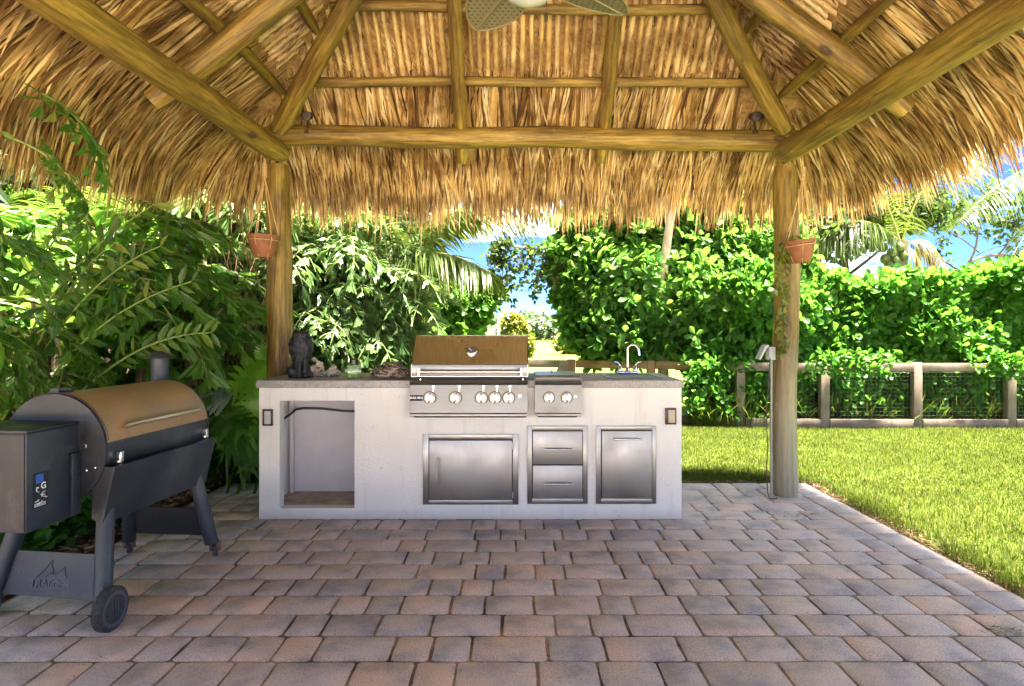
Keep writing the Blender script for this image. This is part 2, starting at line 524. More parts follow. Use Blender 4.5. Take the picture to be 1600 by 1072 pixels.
sheet('ground', -500, 500, -60, 900, -0.06, M['field'])
sheet('lawn', 2.30, 12.0, -2.0, 9.4, -0.022, M['lawnsoil'])
sheet('lawn_behind_kitchen', -2.3, 2.30, 5.215, 9.4, -0.022, M['lawnsoil'])
sheet('planting_bed', -12.0, -2.30, -2.0, 12.0, -0.018, M['mulch'])
patio = sheet('patio', -2.36, 2.38, -2.0, 5.23, -0.009, M['sand'])

sheet('bounce_ground', -14, 14, -30, -1.99, -0.006, m_ground("pale_bounce_ground", [(0.3, (0.60, 0.52, 0.43)), (0.7, (0.68, 0.60, 0.50))], 1.5, 30))  # unseen pale ground added behind the camera to bounce light into the hut
# pavers
def paver_mesh(L, W, seed, h=0.035, gap=0.006):
    rr = random.Random(seed)
    hx, hy = L / 2 - gap, W / 2 - gap
    nx = 2 if L < 0.26 else 3
    pts = []
    cc = 0.011
    def side(a, b, n):
        for k in range(n):
            t = (k + 0.5) / n if n > 0 else 0
            p = Vector(a).lerp(Vector(b), t)
            yield p
    out = []
    out += [(-hx + cc, -hy), (hx * 0.1, -hy + rr.uniform(-.003, .002)), (hx - cc, -hy), (hx, -hy + cc), (hx + rr.uniform(-.003, .003), hy * rr.uniform(-.3, .3)), (hx, hy - cc)]
    out += [(hx - cc, hy), (-hx * 0.1, hy + rr.uniform(-.002, .003)), (-hx + cc, hy), (-hx, hy - cc), (-hx + rr.uniform(-.003, .003), hy * rr.uniform(-.3, .3)), (-hx, -hy + cc)]
    out = [Vector((x + rr.uniform(-.0015, .0015), y + rr.uniform(-.0015, .0015), 0)) for x, y in out]
    n = len(out)
    V = [p - Vector((0, 0, h)) for p in out] + [p - Vector((0, 0, 0.006)) for p in out]
    V += [Vector((p.x * (1 - 0.012 / hx), p.y * (1 - 0.012 / hy), rr.uniform(-.0006, .0006))) for p in out]
    F = []
    for k in range(n):
        k2 = (k + 1) % n
        F.append((k, k2, n + k2, n + k)); F.append((n + k, n + k2, 2 * n + k2, 2 * n + k))
    F.append(tuple(2 * n + k for k in range(n)))
    mb = MB(); mb.add(V, F)
    return mb.mesh('paver', 50)

LENS = {0: 0.153, 1: 0.225, 2: 0.300}
PM = {(t, k): paver_mesh(LENS[t], 0.2, 31 * t + k) for t in LENS for k in range(5)}
PB = {k: paver_mesh(0.215, 0.19, 400 + k) for k in range(4)}
plist = []
rp_ = random.Random(5)
row0 = 5.22
for r in range(0, 36):
    y1 = row0 - 0.2 * r; yc = y1 - 0.1
    x = -2.155 + 0.0
    first = True
    prev = -1
    while x < 2.18 - 0.08:
        t = rp_.choices([0, 1, 2], [0.38, 0.34, 0.28])[0]
        if t == prev and rp_.random() < 0.5: t = rp_.choice([0, 1, 2])
        L = LENS[t]
        if first: L *= rp_.uniform(0.55, 1.0); first = False
        sc = L / LENS[t]
        rem = 2.18 - (x + L)
        if rem < 0.09:
            L = 2.18 - x; sc = L / LENS[t]
        plist.append((PM[(t, rp_.randrange(5))], x + L / 2, yc, sc, 1.0, 0.0))
        x += L; prev = t
for sx, xc in ((1, 2.277), (-1, -2.252)):
    y = 5.22
    while y > -1.8:
        plist.append((PB[rp_.randrange(4)], xc, y - 0.1075, 1.0, 1.0, R(90)))
        y -= 0.215
def vis(p):
    m_, x, y, a, b, rz = p
    if y < 2.0 or abs(805 + x / max(y, .1) * 1000 - 800) > 860: return -1
    if y > 4.27 and -1.68 < x < 1.05: return -1
    return 1 / y
plist.sort(key=vis, reverse=True)
def place_paver(p):
    m_, x, y, sc, sy, rz = p
    Lm = Matrix.Translation((x, y, rp_.uniform(-.0012, .0018))) @ Matrix.Rotation(rz + rp_.gauss(0, 0.003), 4, 'Z') @ Matrix.Rotation(rp_.gauss(0, 0.003), 4, 'X') @ Matrix.Rotation(rp_.gauss(0, 0.002), 4, 'Y') @ Matrix.Diagonal((sc, sy, 1, 1))
    return Lm
for p in plist[:300]:
    o = obj('paver', p[0], M['paver'], patio)
    o.matrix_basis = place_paver(p)
rest = MB()
for p in plist[300:]:
    Lm = place_paver(p)
    rest.add([Lm @ v.co for v in p[0].vertices], [tuple(f.vertices) for f in p[0].polygons])
def m_paver_rest():
    m = M['paver'].copy(); m.name = "paver_concrete_joined"
    n = m.node_tree.nodes; l = m.node_tree.links
    g = n.new("ShaderNodeNewGeometry")
    oi = [x for x in n if x.type == 'OBJECT_INFO'][0]
    rmp = oi.outputs['Random'].links[0].to_socket
    l.new(g.outputs['Random Per Island'], rmp)
    return m
o = rest.build('paving', m_paver_rest(), patio); tag(o, kind='stuff')

# ------------------------------------------------------------------ hut
HX0, HX1, HY0, HY1 = -1.80, 2.04, -0.30, 4.84
SL = 0.78
def sd(x, y):
    dx = np.maximum(HX0 - x, x - HX1); dy = np.maximum(HY0 - y, y - HY1)
    o_ = np.sqrt(np.maximum(dx, 0) ** 2 + np.maximum(dy, 0) ** 2)
    return np.where((dx > 0) | (dy > 0), o_, np.maximum(dx, dy))
ZT = 3.03
def hz(x, y): return ZT - SL * sd(x, y)

hut = empty('tiki_hut', (0.12, 2.27, 0))
tag(hut, 'open thatched hut on round log posts covering the outdoor kitchen', 'hut')

def logmesh(L, r0, r1, seed, n=18, wob=0.012, bend=0.0, chamf=0.012):
    wob *= 2.2
    rr = random.Random(seed)
    ns = max(6, int(L / 0.12))
    V = []; F = []
    ox, oy = rr.uniform(0, 50), rr.uniform(0, 50)
    for i in range(ns + 1):
        t = i / ns; z = L * t
        r = r0 + (r1 - r0) * t
        cx = bend * math.sin(math.pi * t) + wob * (mnoise.noise(Vector((z * 0.8, ox, 0))))
        cy = wob * (mnoise.noise(Vector((z * 0.8, oy, 3))))
        for k in range(n):
            a = 2 * math.pi * k / n
            rk = r * (1 + 0.085 * mnoise.noise(Vector((math.cos(a) * 1.2 + ox, math.sin(a) * 1.2, z * 1.6))) + 0.015 * mnoise.noise(Vector((math.cos(a) * 4, math.sin(a) * 4 + oy, z * 7))))
            if i == 0 or i == ns: rk -= chamf
            V.append((cx + rk * math.cos(a), cy + rk * math.sin(a), z + (chamf if False else 0)))
    for i in range(ns):
        for k in range(n):
            F.append((i * n + k, i * n + (k + 1) % n, (i + 1) * n + (k + 1) % n, (i + 1) * n + k))
    F.append(tuple(range(n))[::-1]); F.append(tuple(ns * n + k for k in range(n)))
    # push end rings outwards by making the second ring near the end
    mb = MB(); mb.add(V, F)
    return mb.mesh('log', 50)

_ls = [0]
def log(name, p0, p1, r0, r1, parent=hut, mat=None, wob=0.012, bend=0.0):
    p0 = Vector(p0); p1 = Vector(p1); _ls[0] += 1
    me = logmesh((p1 - p0).length, r0, r1, _ls[0], wob=wob, bend=bend)
    o = obj(name, me, mat or M['log'], parent)
    q = (p1 - p0).to_track_quat('Z', 'Y')
    o.matrix_basis = Matrix.Translation(p0) @ q.to_matrix().to_4x4()
    return o

# posts
log('post', (-1.80, 4.84, -0.05), (-1.80, 4.84, 2.49), 0.092, 0.090, wob=0.02)
log('post', (2.045, 4.84, -0.05), (2.045, 4.84, 2.49), 0.096, 0.088, mat=M['log_pale'], wob=0.02)
log('post', (-1.90, -0.30, -0.05), (-1.90, -0.30, 2.49), 0.092, 0.090)
log('post', (2.10, -0.30, -0.05), (2.10, -0.30, 2.49), 0.092, 0.090)
# side plates and cross beams
log('side_beam', (-1.755, 4.80, 2.575), (-2.02, -0.6, 2.575), 0.082, 0.092, bend=0.01)
log('side_beam', (2.01, 4.80, 2.575), (2.12, -0.6, 2.575), 0.084, 0.092)
log('cross_beam', (-1.97, 4.93, 2.73), (2.20, 4.93, 2.71), 0.076, 0.084, bend=-0.02)
log('cross_beam', (-2.1, -0.34, 2.67), (2.3, -0.34, 2.67), 0.08, 0.08)
# ridge
RZ = 2.85 + SL * 1.92
log('ridge_pole', (0.12, 1.45, RZ - 0.03), (0.12, 3.05, RZ - 0.03), 0.06, 0.06)
# back and front rafters
for xr, xt in ((-0.425, -0.395), (0.685, 0.66)):
    def zr(y): return 2.85 - SL * (y - 4.84)
    log('rafter', (xr, 5.15, zr(5.15)), (xt, 3.0, zr(3.0)), 0.050, 0.044)
    log('rafter', (xr, -0.6, 2.85 - SL * 0.3), (xt, 1.55, 2.85 + SL * 1.85), 0.050, 0.044)
# side rafters
for ys in (3.62, 2.25, 0.9):
    log('rafter', (-2.06, ys, 2.72 - 0.77 * 0.22), (0.02, ys, 2.72 + 0.77 * 1.86), 0.072, 0.066)
    log('rafter', (2.30, ys + 0.15, 2.72 - 0.77 * 0.24), (0.22, ys + 0.15, 2.72 + 0.77 * 1.84), 0.072, 0.066)
# hip rafters
def hipz(t): return 2.79 + SL * t
log('hip_rafter', (-1.78, 4.80, 2.76), (0.02, 3.0, hipz(1.80)), 0.072, 0.056)
log('hip_rafter', (2.02, 4.80, 2.76), (0.22, 3.0, hipz(1.80)), 0.072, 0.056)
log('hip_rafter', (-1.80, -0.28, 2.76), (0.02, 1.5, hipz(1.80)), 0.075, 0.06)
log('hip_rafter', (2.04, -0.28, 2.76), (0.22, 1.5, hipz(1.80)), 0.075, 0.06)
# purlins (battens)
def pz(s): return 2.95 - SL * s
for s in (-0.15, -0.57, -1.0, -1.43):
    xa, xb = HX0 - s, HX1 + s
    log('batten', (xa, HY1 + s, pz(s)), (xb, HY1 + s, pz(s) - 0.01), 0.036, 0.033, wob=0.02)
    log('batten', (xa, HY0 - s, pz(s)), (xb, HY0 - s, pz(s)), 0.036, 0.033)
for s in (-0.065, -0.44, -0.82, -1.2, -1.58):
    log('batten', (HX0 - s, HY1 + s, pz(s)), (HX0 - s, HY0 - s, pz(s)), 0.036, 0.034, wob=0.02)
    log('batten', (HX1 + s, HY1 + s, pz(s)), (HX1 + s, HY0 - s, pz(s)), 0.036, 0.034, wob=0.02)

# thatch backing: a thick closed sheet following the roof
def backing():
    xs = np.arange(-2.62, 2.87, 0.09); ys = np.arange(-1.15, 5.70, 0.09)
    X, Yv = np.meshgrid(xs, ys); s = sd(X, Yv)
    Z = hz(X, Yv)
    ny, nx = X.shape
    nv = X.size
    V = np.concatenate([np.stack([X.ravel(), Yv.ravel(), (Z + 0.075).ravel()], 1), np.stack([X.ravel(), Yv.ravel(), (Z + 0.24).ravel()], 1)])
    i = (np.arange(ny - 1)[:, None] * nx + np.arange(nx - 1)[None, :])
    ok = (s[:-1, :-1] < 0.66) & (s[1:, 1:] < 0.66) & (s[1:, :-1] < 0.66) & (s[:-1, 1:] < 0.66)
    i = i[ok]
    lo = np.stack([i, i + nx, i + nx + 1, i + 1], 1); hi = lo[:, ::-1] + nv
    # rim
    from collections import Counter
    ed = Counter()
    for q in lo:
        for a in range(4):
            e = (q[a], q[(a + 1) % 4]); ed[e] += 1
    rim = [(a, b) for (a, b) in ed if (b, a) not in ed]
    rimf = np.array([(b, a, a + nv, b + nv) for a, b in rim])
    me = npmesh('thatch_underlay', V, [np.concatenate([lo, hi, rimf])], smooth=True)
    bm = bmesh.new(); bm.from_mesh(me)
    bmesh.ops.delete(bm, geom=[v for v in bm.verts if not v.link_faces], context='VERTS')
    bm.to_mesh(me); bm.free()
    return obj('thatch_underlay', me, M['thatch_back'], hut)
backing()

def unit(v): return v / np.maximum(np.linalg.norm(v, axis=1, keepdims=True), 1e-9)

def ribbons(p0, d, L, W, side, grav, nseg=4, curl=None, tipw=0.08, fold=0.0):
    """tapering strips: p0,d,side (n,3); L,W,grav (n,)"""
    n = len(p0)
    pts = [p0]; dd = d.copy()
    for k in range(nseg):
        dd = unit(dd + np.stack([np.zeros(n), np.zeros(n), -grav], 1) / nseg + (curl / nseg if curl is not None else 0))
        pts.append(pts[-1] + dd * (L / nseg)[:, None])
    prof = [0.30, 0.72, 1.0, 0.78, tipw] if nseg == 4 else list(np.interp(np.linspace(0, 1, nseg + 1), [0, .25, .5, .8, 1], [.55, 1, .92, .5, tipw]))
    V = []
    for k in range(nseg + 1):
        wv = side * (W * prof[k] * 0.5)[:, None]
        V.append(pts[k] - wv); V.append(pts[k] + wv)
    V = np.stack(V, 1).reshape(-1, 3)
    st = 2 * (nseg + 1)
    base = np.arange(n)[:, None] * st
    F = np.concatenate([base + np.array([[2 * k, 2 * k + 1, 2 * k + 3, 2 * k + 2]]) for k in range(nseg)])
    return V, F

def perim(s, n):
    """n random points on the offset curve at signed distance s (rounded outside); returns xy, outward normal"""
    out = []; nr = []
    ins = min(s, 0)
    x0, x1, y0, y1 = HX0 - ins, HX1 + ins, HY0 - ins, HY1 + ins
    a = max(s, 0)
    segs = [(x1 - x0), math.pi / 2 * a, (y1 - y0), math.pi / 2 * a, (x1 - x0), math.pi / 2 * a, (y1 - y0), math.pi / 2 * a]
    tot = sum(segs)
    u = RNG.rand(n) * tot
    cs = np.concatenate([[0], np.cumsum(segs)])
    P2 = np.zeros((n, 2)); N2 = np.zeros((n, 2))
    for k in range(8):
        m = (u >= cs[k]) & (u < cs[k + 1])
        t = u[m] - cs[k]
        if k == 0: P2[m] = np.stack([x0 + t, np.full(t.shape, y1 + a)], 1); N2[m] = (0, 1)
        if k == 2: P2[m] = np.stack([np.full(t.shape, x1 + a), y1 - t], 1); N2[m] = (1, 0)
        if k == 4: P2[m] = np.stack([x1 - t, np.full(t.shape, y0 - a)], 1); N2[m] = (0, -1)
        if k == 6: P2[m] = np.stack([np.full(t.shape, x0 - a), y0 + t], 1); N2[m] = (-1, 0)
        if k % 2 == 1 and a > 0:
            c, st = {1: ((x1, y1), math.pi / 2), 3: ((x1, y0), 0), 5: ((x0, y0), -math.pi / 2), 7: ((x0, y1), math.pi)}[k]
            an = st - t / a
            P2[m] = np.stack([c[0] + a * np.cos(an), c[1] + a * np.sin(an)], 1); N2[m] = np.stack([np.cos(an), np.sin(an)], 1)
    return P2, N2, tot

def fan_row(s, dens, Lr, Wr, spread, off, grav, clump=0.13, tilt=0.0, nseg=4, keep=None):
    _, _, tot = perim(s, 2)
    nf = int(2 * tot / clump)
    per = max(3, int(dens * clump / 2))
    Pc, Nc, _ = perim(s, nf)
    if keep is not None:
        kk = keep(Pc); Pc = Pc[kk]; Nc = Nc[kk]; nf = len(Pc)
    n = nf * per
    Pp = np.repeat(Pc, per, 0); Nn = np.repeat(Nc, per, 0)
    Tt = np.stack([-Nn[:, 1], Nn[:, 0]], 1)
    a = RNG.normal(0, 1, n) * spread
    jit = RNG.normal(0, clump * 0.28, n)
    Pp = Pp + Tt * jit[:, None] + Nn * RNG.normal(0, 0.03, n)[:, None]
    z = hz(Pp[:, 0], Pp[:, 1]) + off - RNG.rand(n) * 0.05
    lean = np.repeat(RNG.normal(0.05, 0.09, nf), per)
    ca = np.cos(a + lean); sa = np.sin(a + lean)
    dh = Nn * ca[:, None] + Tt * sa[:, None]
    d = np.concatenate([dh, (-SL * ca + tilt + RNG.normal(0, 0.05, n))[:, None]], 1)
    d = unit(d)
    side = np.concatenate([Tt * ca[:, None] - Nn * sa[:, None], np.zeros((n, 1))], 1)
    up = np.cross(side, d)
    tw = RNG.normal(0, 0.30, n)
    side = unit(side * np.cos(tw)[:, None] + up * np.sin(tw)[:, None])
    L = RNG.uniform(Lr[0], Lr[1], n); W = RNG.uniform(Wr[0], Wr[1], n)
    curl = np.concatenate([Tt * RNG.normal(0, 0.10, n)[:, None], np.zeros((n, 1))], 1)
    return ribbons(np.column_stack([Pp, z]), d, L, W, side, RNG.uniform(grav[0], grav[1], n), curl=curl, nseg=nseg)

def joinVF(lst):
    V = []; F = []; b = 0
    for v, f in lst:
        V.append(v); F.append(f + b); b += len(v)
    return np.concatenate(V), np.concatenate(F)

# layers of dry palm leaf, hanging from the lowest battens out to the eave
lay = []
lay.append(fan_row(-0.12, 330, (0.45, 0.62), (0.009, 0.024), 0.10, 0.030, (0.0, 0.10), clump=0.08))
lay.append(fan_row(-0.02, 300, (0.45, 0.62), (0.009, 0.022), 0.10, 0.045, (0.0, 0.12), clump=0.08))
lay.append(fan_row(0.18, 240, (0.35, 0.60), (0.010, 0.026), 0.17, 0.045, (0.0, 0.25)))
lay.append(fan_row(0.34, 260, (0.35, 0.58), (0.009, 0.024), 0.15, 0.055, (0.1, 0.45)))
lay.append(fan_row(0.50, 300, (0.30, 0.52), (0.008, 0.024), 0.13, 0.075, (0.3, 0.9)))
lay.append(fan_row(0.60, 300, (0.24, 0.44), (0.007, 0.022), 0.13, 0.10, (0.5, 1.3)))
lay.append(fan_row(0.64, 340, (0.24, 0.60), (0.006, 0.020), 0.12, 0.13, (0.7, 1.8)))
lay.append(fan_row(0.66, 300, (0.20, 0.62), (0.006, 0.018), 0.14, 0.20, (0.9, 2.4)))
left = lambda p: (p[:, 0] < -2.2) & (p[:, 1] < 4.9)
lay.append(fan_row(0.62, 260, (0.42, 0.72), (0.008, 0.024), 0.13, 0.11, (0.9, 2.2), keep=left))
lay.append(fan_row(0.66, 200, (0.40, 0.78), (0.007, 0.022), 0.15, 0.17, (1.2, 2.8), keep=left))
# outer covering, seen only from outside
for s_ in (-1.6, -1.2, -0.8, -0.4, 0.0, 0.4):
    lay.append(fan_row(s_, 60, (0.45, 0.7), (0.02, 0.04), 0.2, 0.28, (0.1, 0.4), clump=0.2))
V, F = joinVF(lay)
o = obj('palm_thatch', npmesh('palm_thatch', V, F), M['blade'], hut); tag(o, kind='stuff')

# stems: regular ribs of stripped palm stalk above the lowest batten
def stems():
    lst = []; shards = []
    for side_ in range(4):
        if side_ in (0, 2): a0, a1 = HX0, HX1
        else: a0, a1 = HY0, HY1
        pos = a0 + 0.2
        while pos < a1 - 0.2:
            pitch = RNG.uniform(0.058, 0.070)
            pos += pitch
            lim = min(pos - a0, a1 - pos)
            s_end = -min(lim, (HX1 - HX0) / 2) + 0.02
            s_start = -0.10 + RNG.uniform(-0.05, 0.02)
            if s_end > s_start - 0.05: continue
            lst.append((side_, pos, s_start, s_end, RNG.uniform(0.015, 0.020)))
    mb_v = []; mb_f = []; b = 0
    nsg = 6
    for (sd_, pos, s0, s1, w) in lst:
        ss = np.linspace(s0, s1, nsg + 1)
        wob = RNG.normal(0, 0.004, nsg + 1)
        prof = [(-w, 0.03), (-w * 0.8, -0.002), (0, -0.012), (w * 0.8, -0.002), (w, 0.03)]
        for k, s in enumerate(ss):
            for (u, dz) in prof:
                a = pos + u + wob[k]
                if sd_ == 0: x, y = a, HY1 + s
                elif sd_ == 2: x, y = a, HY0 - s
                elif sd_ == 1: x, y = HX1 + s, a
                else: x, y = HX0 - s, a
                mb_v.append((x, y, ZT - SL * s + 0.012 + dz))
        for k in range(nsg):
            for j in range(4):
                mb_f.append((b + k * 5 + j, b + k * 5 + j + 1, b + (k + 1) * 5 + j + 1, b + (k + 1) * 5 + j))
        b += 5 * (nsg + 1)
    return np.array(mb_v), np.array(mb_f), lst
V, F, lst = stems()
o = obj('palm_stalks', npmesh('palm_stalks', V, F, smooth=True), M['stem'], hut); tag(o, kind='stuff')
# leaf shreds crossing between the stalks
n = 16000
idx = RNG.randint(0, len(lst), n)
arr = np.array([(a, b_, c, d) for (a, b_, c, d, e) in lst])[idx]
s = arr[:, 3] + (arr[:, 2] - arr[:, 3]) * RNG.rand(n)
pos = arr[:, 1] + 0.030 + RNG.normal(0, 0.006, n)
x = np.select([arr[:, 0] == 0, arr[:, 0] == 2, arr[:, 0] == 1], [pos, pos, HX1 + s], HX0 - s)
y = np.select([arr[:, 0] == 0, arr[:, 0] == 2], [HY1 + s, HY0 - s], pos)
Nn = np.select([(arr[:, 0] == 0)[:, None], (arr[:, 0] == 2)[:, None], (arr[:, 0] == 1)[:, None]], [np.array([[0., 1.]]), np.array([[0., -1.]]), np.array([[1., 0.]])], np.array([[-1., 0.]]))
Tt = np.where((np.abs(Nn[:, :1]) < .5), np.array([[1., 0.]]), np.array([[0., 1.]]))
an = RNG.choice([-1, 1], n, p=[0.25, 0.75]) * RNG.uniform(0.15, 0.75, n)
dh = Nn * np.cos(an)[:, None] + Tt * np.sin(an)[:, None]
d = unit(np.concatenate([dh, (-SL * np.cos(an) - 0.04)[:, None]], 1))
sidev = unit(np.concatenate([Tt * np.cos(an)[:, None] - Nn * np.sin(an)[:, None], np.zeros((n, 1))], 1))
V, F = ribbons(np.column_stack([x, y, ZT - SL * s + 0.012 + RNG.uniform(-0.004, 0.03, n)]), d, RNG.uniform(0.03, 0.09, n), RNG.uniform(0.003, 0.012, n), sidev, np.zeros(n), nseg=2)
o = obj('leaf_shreds', npmesh('leaf_shreds', V, F), M['blade'], hut); tag(o, kind='stuff')
# ------------------------------------------------------------------ kitchen island
YI = 4.22
def ix(x): return (x - 805) / 1000 * YI
def iz(y): return 1.25 - (y - 515) / 1000 * YI
island = empty('kitchen_island', (ix(735), 4.56, 0))
tag(island, 'white stucco outdoor kitchen island with grey concrete counter and open cubby', 'kitchen island')
XL, XR = ix(405), ix(1065)
YB = 4.90
zt = iz(606)
ox0, ox1, oz0, oz1 = ix(437), ix(554), iz(794), iz(626)
mb = MB()
T = 0.08
# front wall built round the cubby opening
mb.box(XL, ox0, YI, YI + T, 0.0, zt)
mb.box(ox1, XR, YI, YI + T, 0.0, zt)
mb.box(ox0, ox1, YI, YI + T, 0.0, oz0)
mb.box(ox0, ox1, YI, YI + T, oz1, zt)
# ends, back, cubby
mb.box(XL, XL + 0.045, YI + T, YB, 0.0, zt)
mb.box(XR - 0.06, XR, YI + T, YB, 0.0, zt)
mb.box(XL + 0.045, XR - 0.06, YB - 0.05, YB, 0.0, zt)
body = mb.build('body', M['stucco'], island, smooth=0)
cub = m_plain("cubby_render", (0.60, 0.585, 0.60), 0.85, nscale=8, var=0.06, bmp=0.2)
mb = MB()
mb.box(XL + 0.047, -0.93, 4.66, 4.70, oz0, zt - 0.002)
mb.box(-0.95, -0.93, YI + T + 0.001, 4.66, oz0, zt - 0.002)
mb.build('cubby_back', cub, island, smooth=0)
mb = MB(); mb.box(XL + 0.047, -0.951, YI + T + 0.002, 4.658, oz0 - 0.03, oz0 - 0.001)
mb.build('cubby_floor', m_plain("dusty_floor", (0.40, 0.33, 0.26), 0.9, nscale=9, var=0.3), island, smooth=0)
mb = MB(); mb.box(XL + 0.06, XL + 0.085, 4.62, 4.655, oz0, zt - 0.003)
mb.build('corner_batten', m_plain("painted_batten", (0.66, 0.63, 0.62), 0.8), island, smooth=0)
# counter slab with slightly irregular edge (cut-outs are covered by the appliances)
mb = MB()
mb.box(ix(401.5), ix(643), 4.195, YB + 0.04, iz(606) + 0.001, iz(594), c=0.008)
mb.box(ix(823), ix(836), 4.195, YB + 0.04, iz(606) + 0.001, iz(594), c=0.004)
mb.box(ix(907), ix(1067.5), 4.195, YB + 0.04, iz(606) + 0.001, iz(594), c=0.008)
mb.box(ix(643) + .001, ix(823) - .001, 4.78, YB + 0.04, iz(606) + 0.001, iz(594))
mb.box(ix(836) + .001, ix(907) - .001, 4.70, YB + 0.04, iz(606) + 0.001, iz(594))
o = mb.build('countertop', M['conc'], island)

# doors and drawers
def panel(x0, x1, y0, y1, ya, yb, mat=None, c=0.003):
    return MB().box(ix(x0), ix(x1), ya, yb, iz(y1), iz(y0), c=c)
def bar_handle(parent, xa, ya_, xb, yb_, out=0.035, r=0.0055, Y0=None):
    mb = MB(); Yh = (Y0 if Y0 else YI - 0.012)
    a = Vector((ix(xa), Yh - out, iz(ya_))); b = Vector((ix(xb), Yh - out, iz(yb_)))
    mb.cyl(a, b, r, n=12)
    dv = (b - a).normalized() * 0.018
    for p in (a + dv, b - dv):
        mb.cyl(p, p + Vector((0, out, 0)), r * 0.8, n=10)
    return mb.build('handle', M['chrome'] if False else M['steel_handle'], parent)
M['steel_handle'] = m_plain("satin_steel", (0.66, 0.65, 0.63), 0.22, 1.0)
def frame_mb(x0, x1, y0, y1, xi0, xi1, yi0, yi1, ya, yb):
    mb = MB()
    mb.box(ix(x0), ix(xi0), ya, yb, iz(y1), iz(y0), c=0.002)
    mb.box(ix(xi1), ix(x1), ya, yb, iz(y1), iz(y0), c=0.002)
    mb.box(ix(xi0), ix(xi1), ya + .0004, yb, iz(yi0), iz(y0), c=0.002)
    mb.box(ix(xi0), ix(xi1), ya + .0004, yb, iz(y1), iz(yi1), c=0.002)
    return mb
# access door
f = frame_mb(661, 810, 678, 788, 670, 801, 686.5, 780.5, YI - 0.010, YI - 0.0005).build('door_frame', M['steel'], island)
MB().box(ix(669), ix(802), YI - 0.004, YI - 0.001, iz(781), iz(686)).build('door_gap', M['darkgap'], island, smooth=0)
d_ = panel(671.2, 800, 687.6, 779.4, YI - 0.016, YI - 0.005, c=0.003).build('access_door', M['steel_v'], island)
d_['label'] = 'wide horizontal steel access door'
bar_handle(d_, 684, 713, 684, 756, Y0=YI - 0.016)
for yy in (692, 768): MB().cyl((ix(801), YI - 0.014, iz(yy)), (ix(801), YI - 0.014, iz(yy + 9)), 0.006, n=10).build('hinge', M['steel_handle'], d_)
# drawers
frame_mb(824, 918, 665, 787, 831.5, 910.5, 672.5, 778.5, YI - 0.010, YI - 0.0005).build('drawer_frame', M['steel'], island)
MB().box(ix(831), ix(911), YI - 0.004, YI - 0.001, iz(779), iz(672)).build('drawer_gap', M['darkgap'], island, smooth=0)
for (a, b) in ((673.4, 724.9), (726.4, 777.8)):
    d_ = panel(832.5, 909.6, a, b, YI - 0.018, YI - 0.005).build('drawer', M['steel_v'], island)
    ym = a + 27
    bar_handle(d_, 850, ym, 894, ym, Y0=YI - 0.018)
# pull-out bin door
frame_mb(931, 1025, 665, 787, 939, 1018.5, 672, 778.5, YI - 0.010, YI - 0.0005).build('bin_frame', M['steel'], island)
MB().box(ix(938.5), ix(1019), YI - 0.004, YI - 0.001, iz(779), iz(671.5)).build('bin_gap', M['darkgap'], island, smooth=0)
d_ = panel(940, 1017.6, 672.9, 777.8, YI - 0.018, YI - 0.005).build('bin_door', M['steel_v'], island)
d_['label'] = 'tall steel pull-out bin door'
bar_handle(d_, 957, 684.5, 1001, 684.5, Y0=YI - 0.018)
# socket plates
for (xa, xb, ya, yb) in ((411, 427, 639, 665), (1039, 1056, 637, 663)):
    fr = MB().box(ix(xa), ix(xb), YI - 0.016, YI - 0.0005, iz(yb), iz(ya), c=0.003).build('outlet_box', M['bronze'], island)
    MB().box(ix(xa + 4), ix(xb - 2.5), YI - 0.026, YI - 0.0165, iz(yb - 3), iz(ya + 3), c=0.003).build('outlet_cover', M['greyplastic'] if xa < 800 else m_plain("tan_plastic", (0.46, 0.37, 0.29), 0.5), fr)

# cable inside the cubby
mb = MB()
pts = [(-1.60, 4.40, iz(662)), (-1.585, 4.52, iz(656)), (-1.575, 4.60, iz(651)), (-1.53, 4.635, iz(650)), (-1.40, 4.645, iz(651)), (-1.25, 4.645, iz(655)), (-1.10, 4.645, iz(656)), (-0.955, 4.645, iz(655.5))]
mb.tube(pts, 0.0085, 8)
o = mb.build('cable', M['cable']); tag(o, 'dark brown cable strung across the back of the open cubby', 'cable')

# ------------------------------------------------------------------ built-in grill
grill = empty('gas_grill', (ix(733), 4.45, iz(649)))
tag(grill, 'large stainless steel gas grill with closed brown-reflecting hood and five knobs', 'grill')
X0, X1 = ix(642.5), ix(824)
hx0, hx1 = ix(645), ix(824)
YF = 4.165
# side profile of the hood (y,z), extruded along x
prof = [(YF + 0.02, iz(588)), (YF + 0.02, iz(569)), (4.37, 1.206), (4.40, 1.212), (4.62, 1.205), (4.72, 1.10), (4.74, iz(594) + 0.004), (YF + 0.03, iz(594) + 0.004)]
def hood_mb(xa, xb):
    mb = MB(); mb.extr([(xa, y, z) for y, z in prof], (xb - xa, 0, 0)); return mb
hood = hood_mb(hx0, hx1).build('hood', M['steel_hood'], grill, smooth=20)
# end plates
for xa in (hx0 - 0.006, hx1 + 0.0005):
    MB().extr([(xa, y, z) for y, z in prof], (0.005, 0, 0)).build('end_plate', M['steel'], hood, smooth=20)
# band in front
MB().box(hx0 + 0.001, hx1 - 0.001, YF + 0.004, YF + 0.0195, iz(587), iz(569), c=0.002).build('hood_band', M['steel'], hood)
mb = MB()
zb = iz(579.5)
mb.cyl((ix(655), YF - 0.05, zb), (ix(817), YF - 0.05, zb), 0.010, n=14)
for xx in (658, 814):
    mb.cyl((ix(xx), YF - 0.052, zb), (ix(xx), YF + 0.004, zb), 0.013, 0.011, n=14)
    mb.cyl((ix(xx), YF - 0.05, zb + 0.022), (ix(xx), YF - 0.05, zb - 0.022), 0.012, n=14)
mb.build('handle', M['steel_handle'], hood)
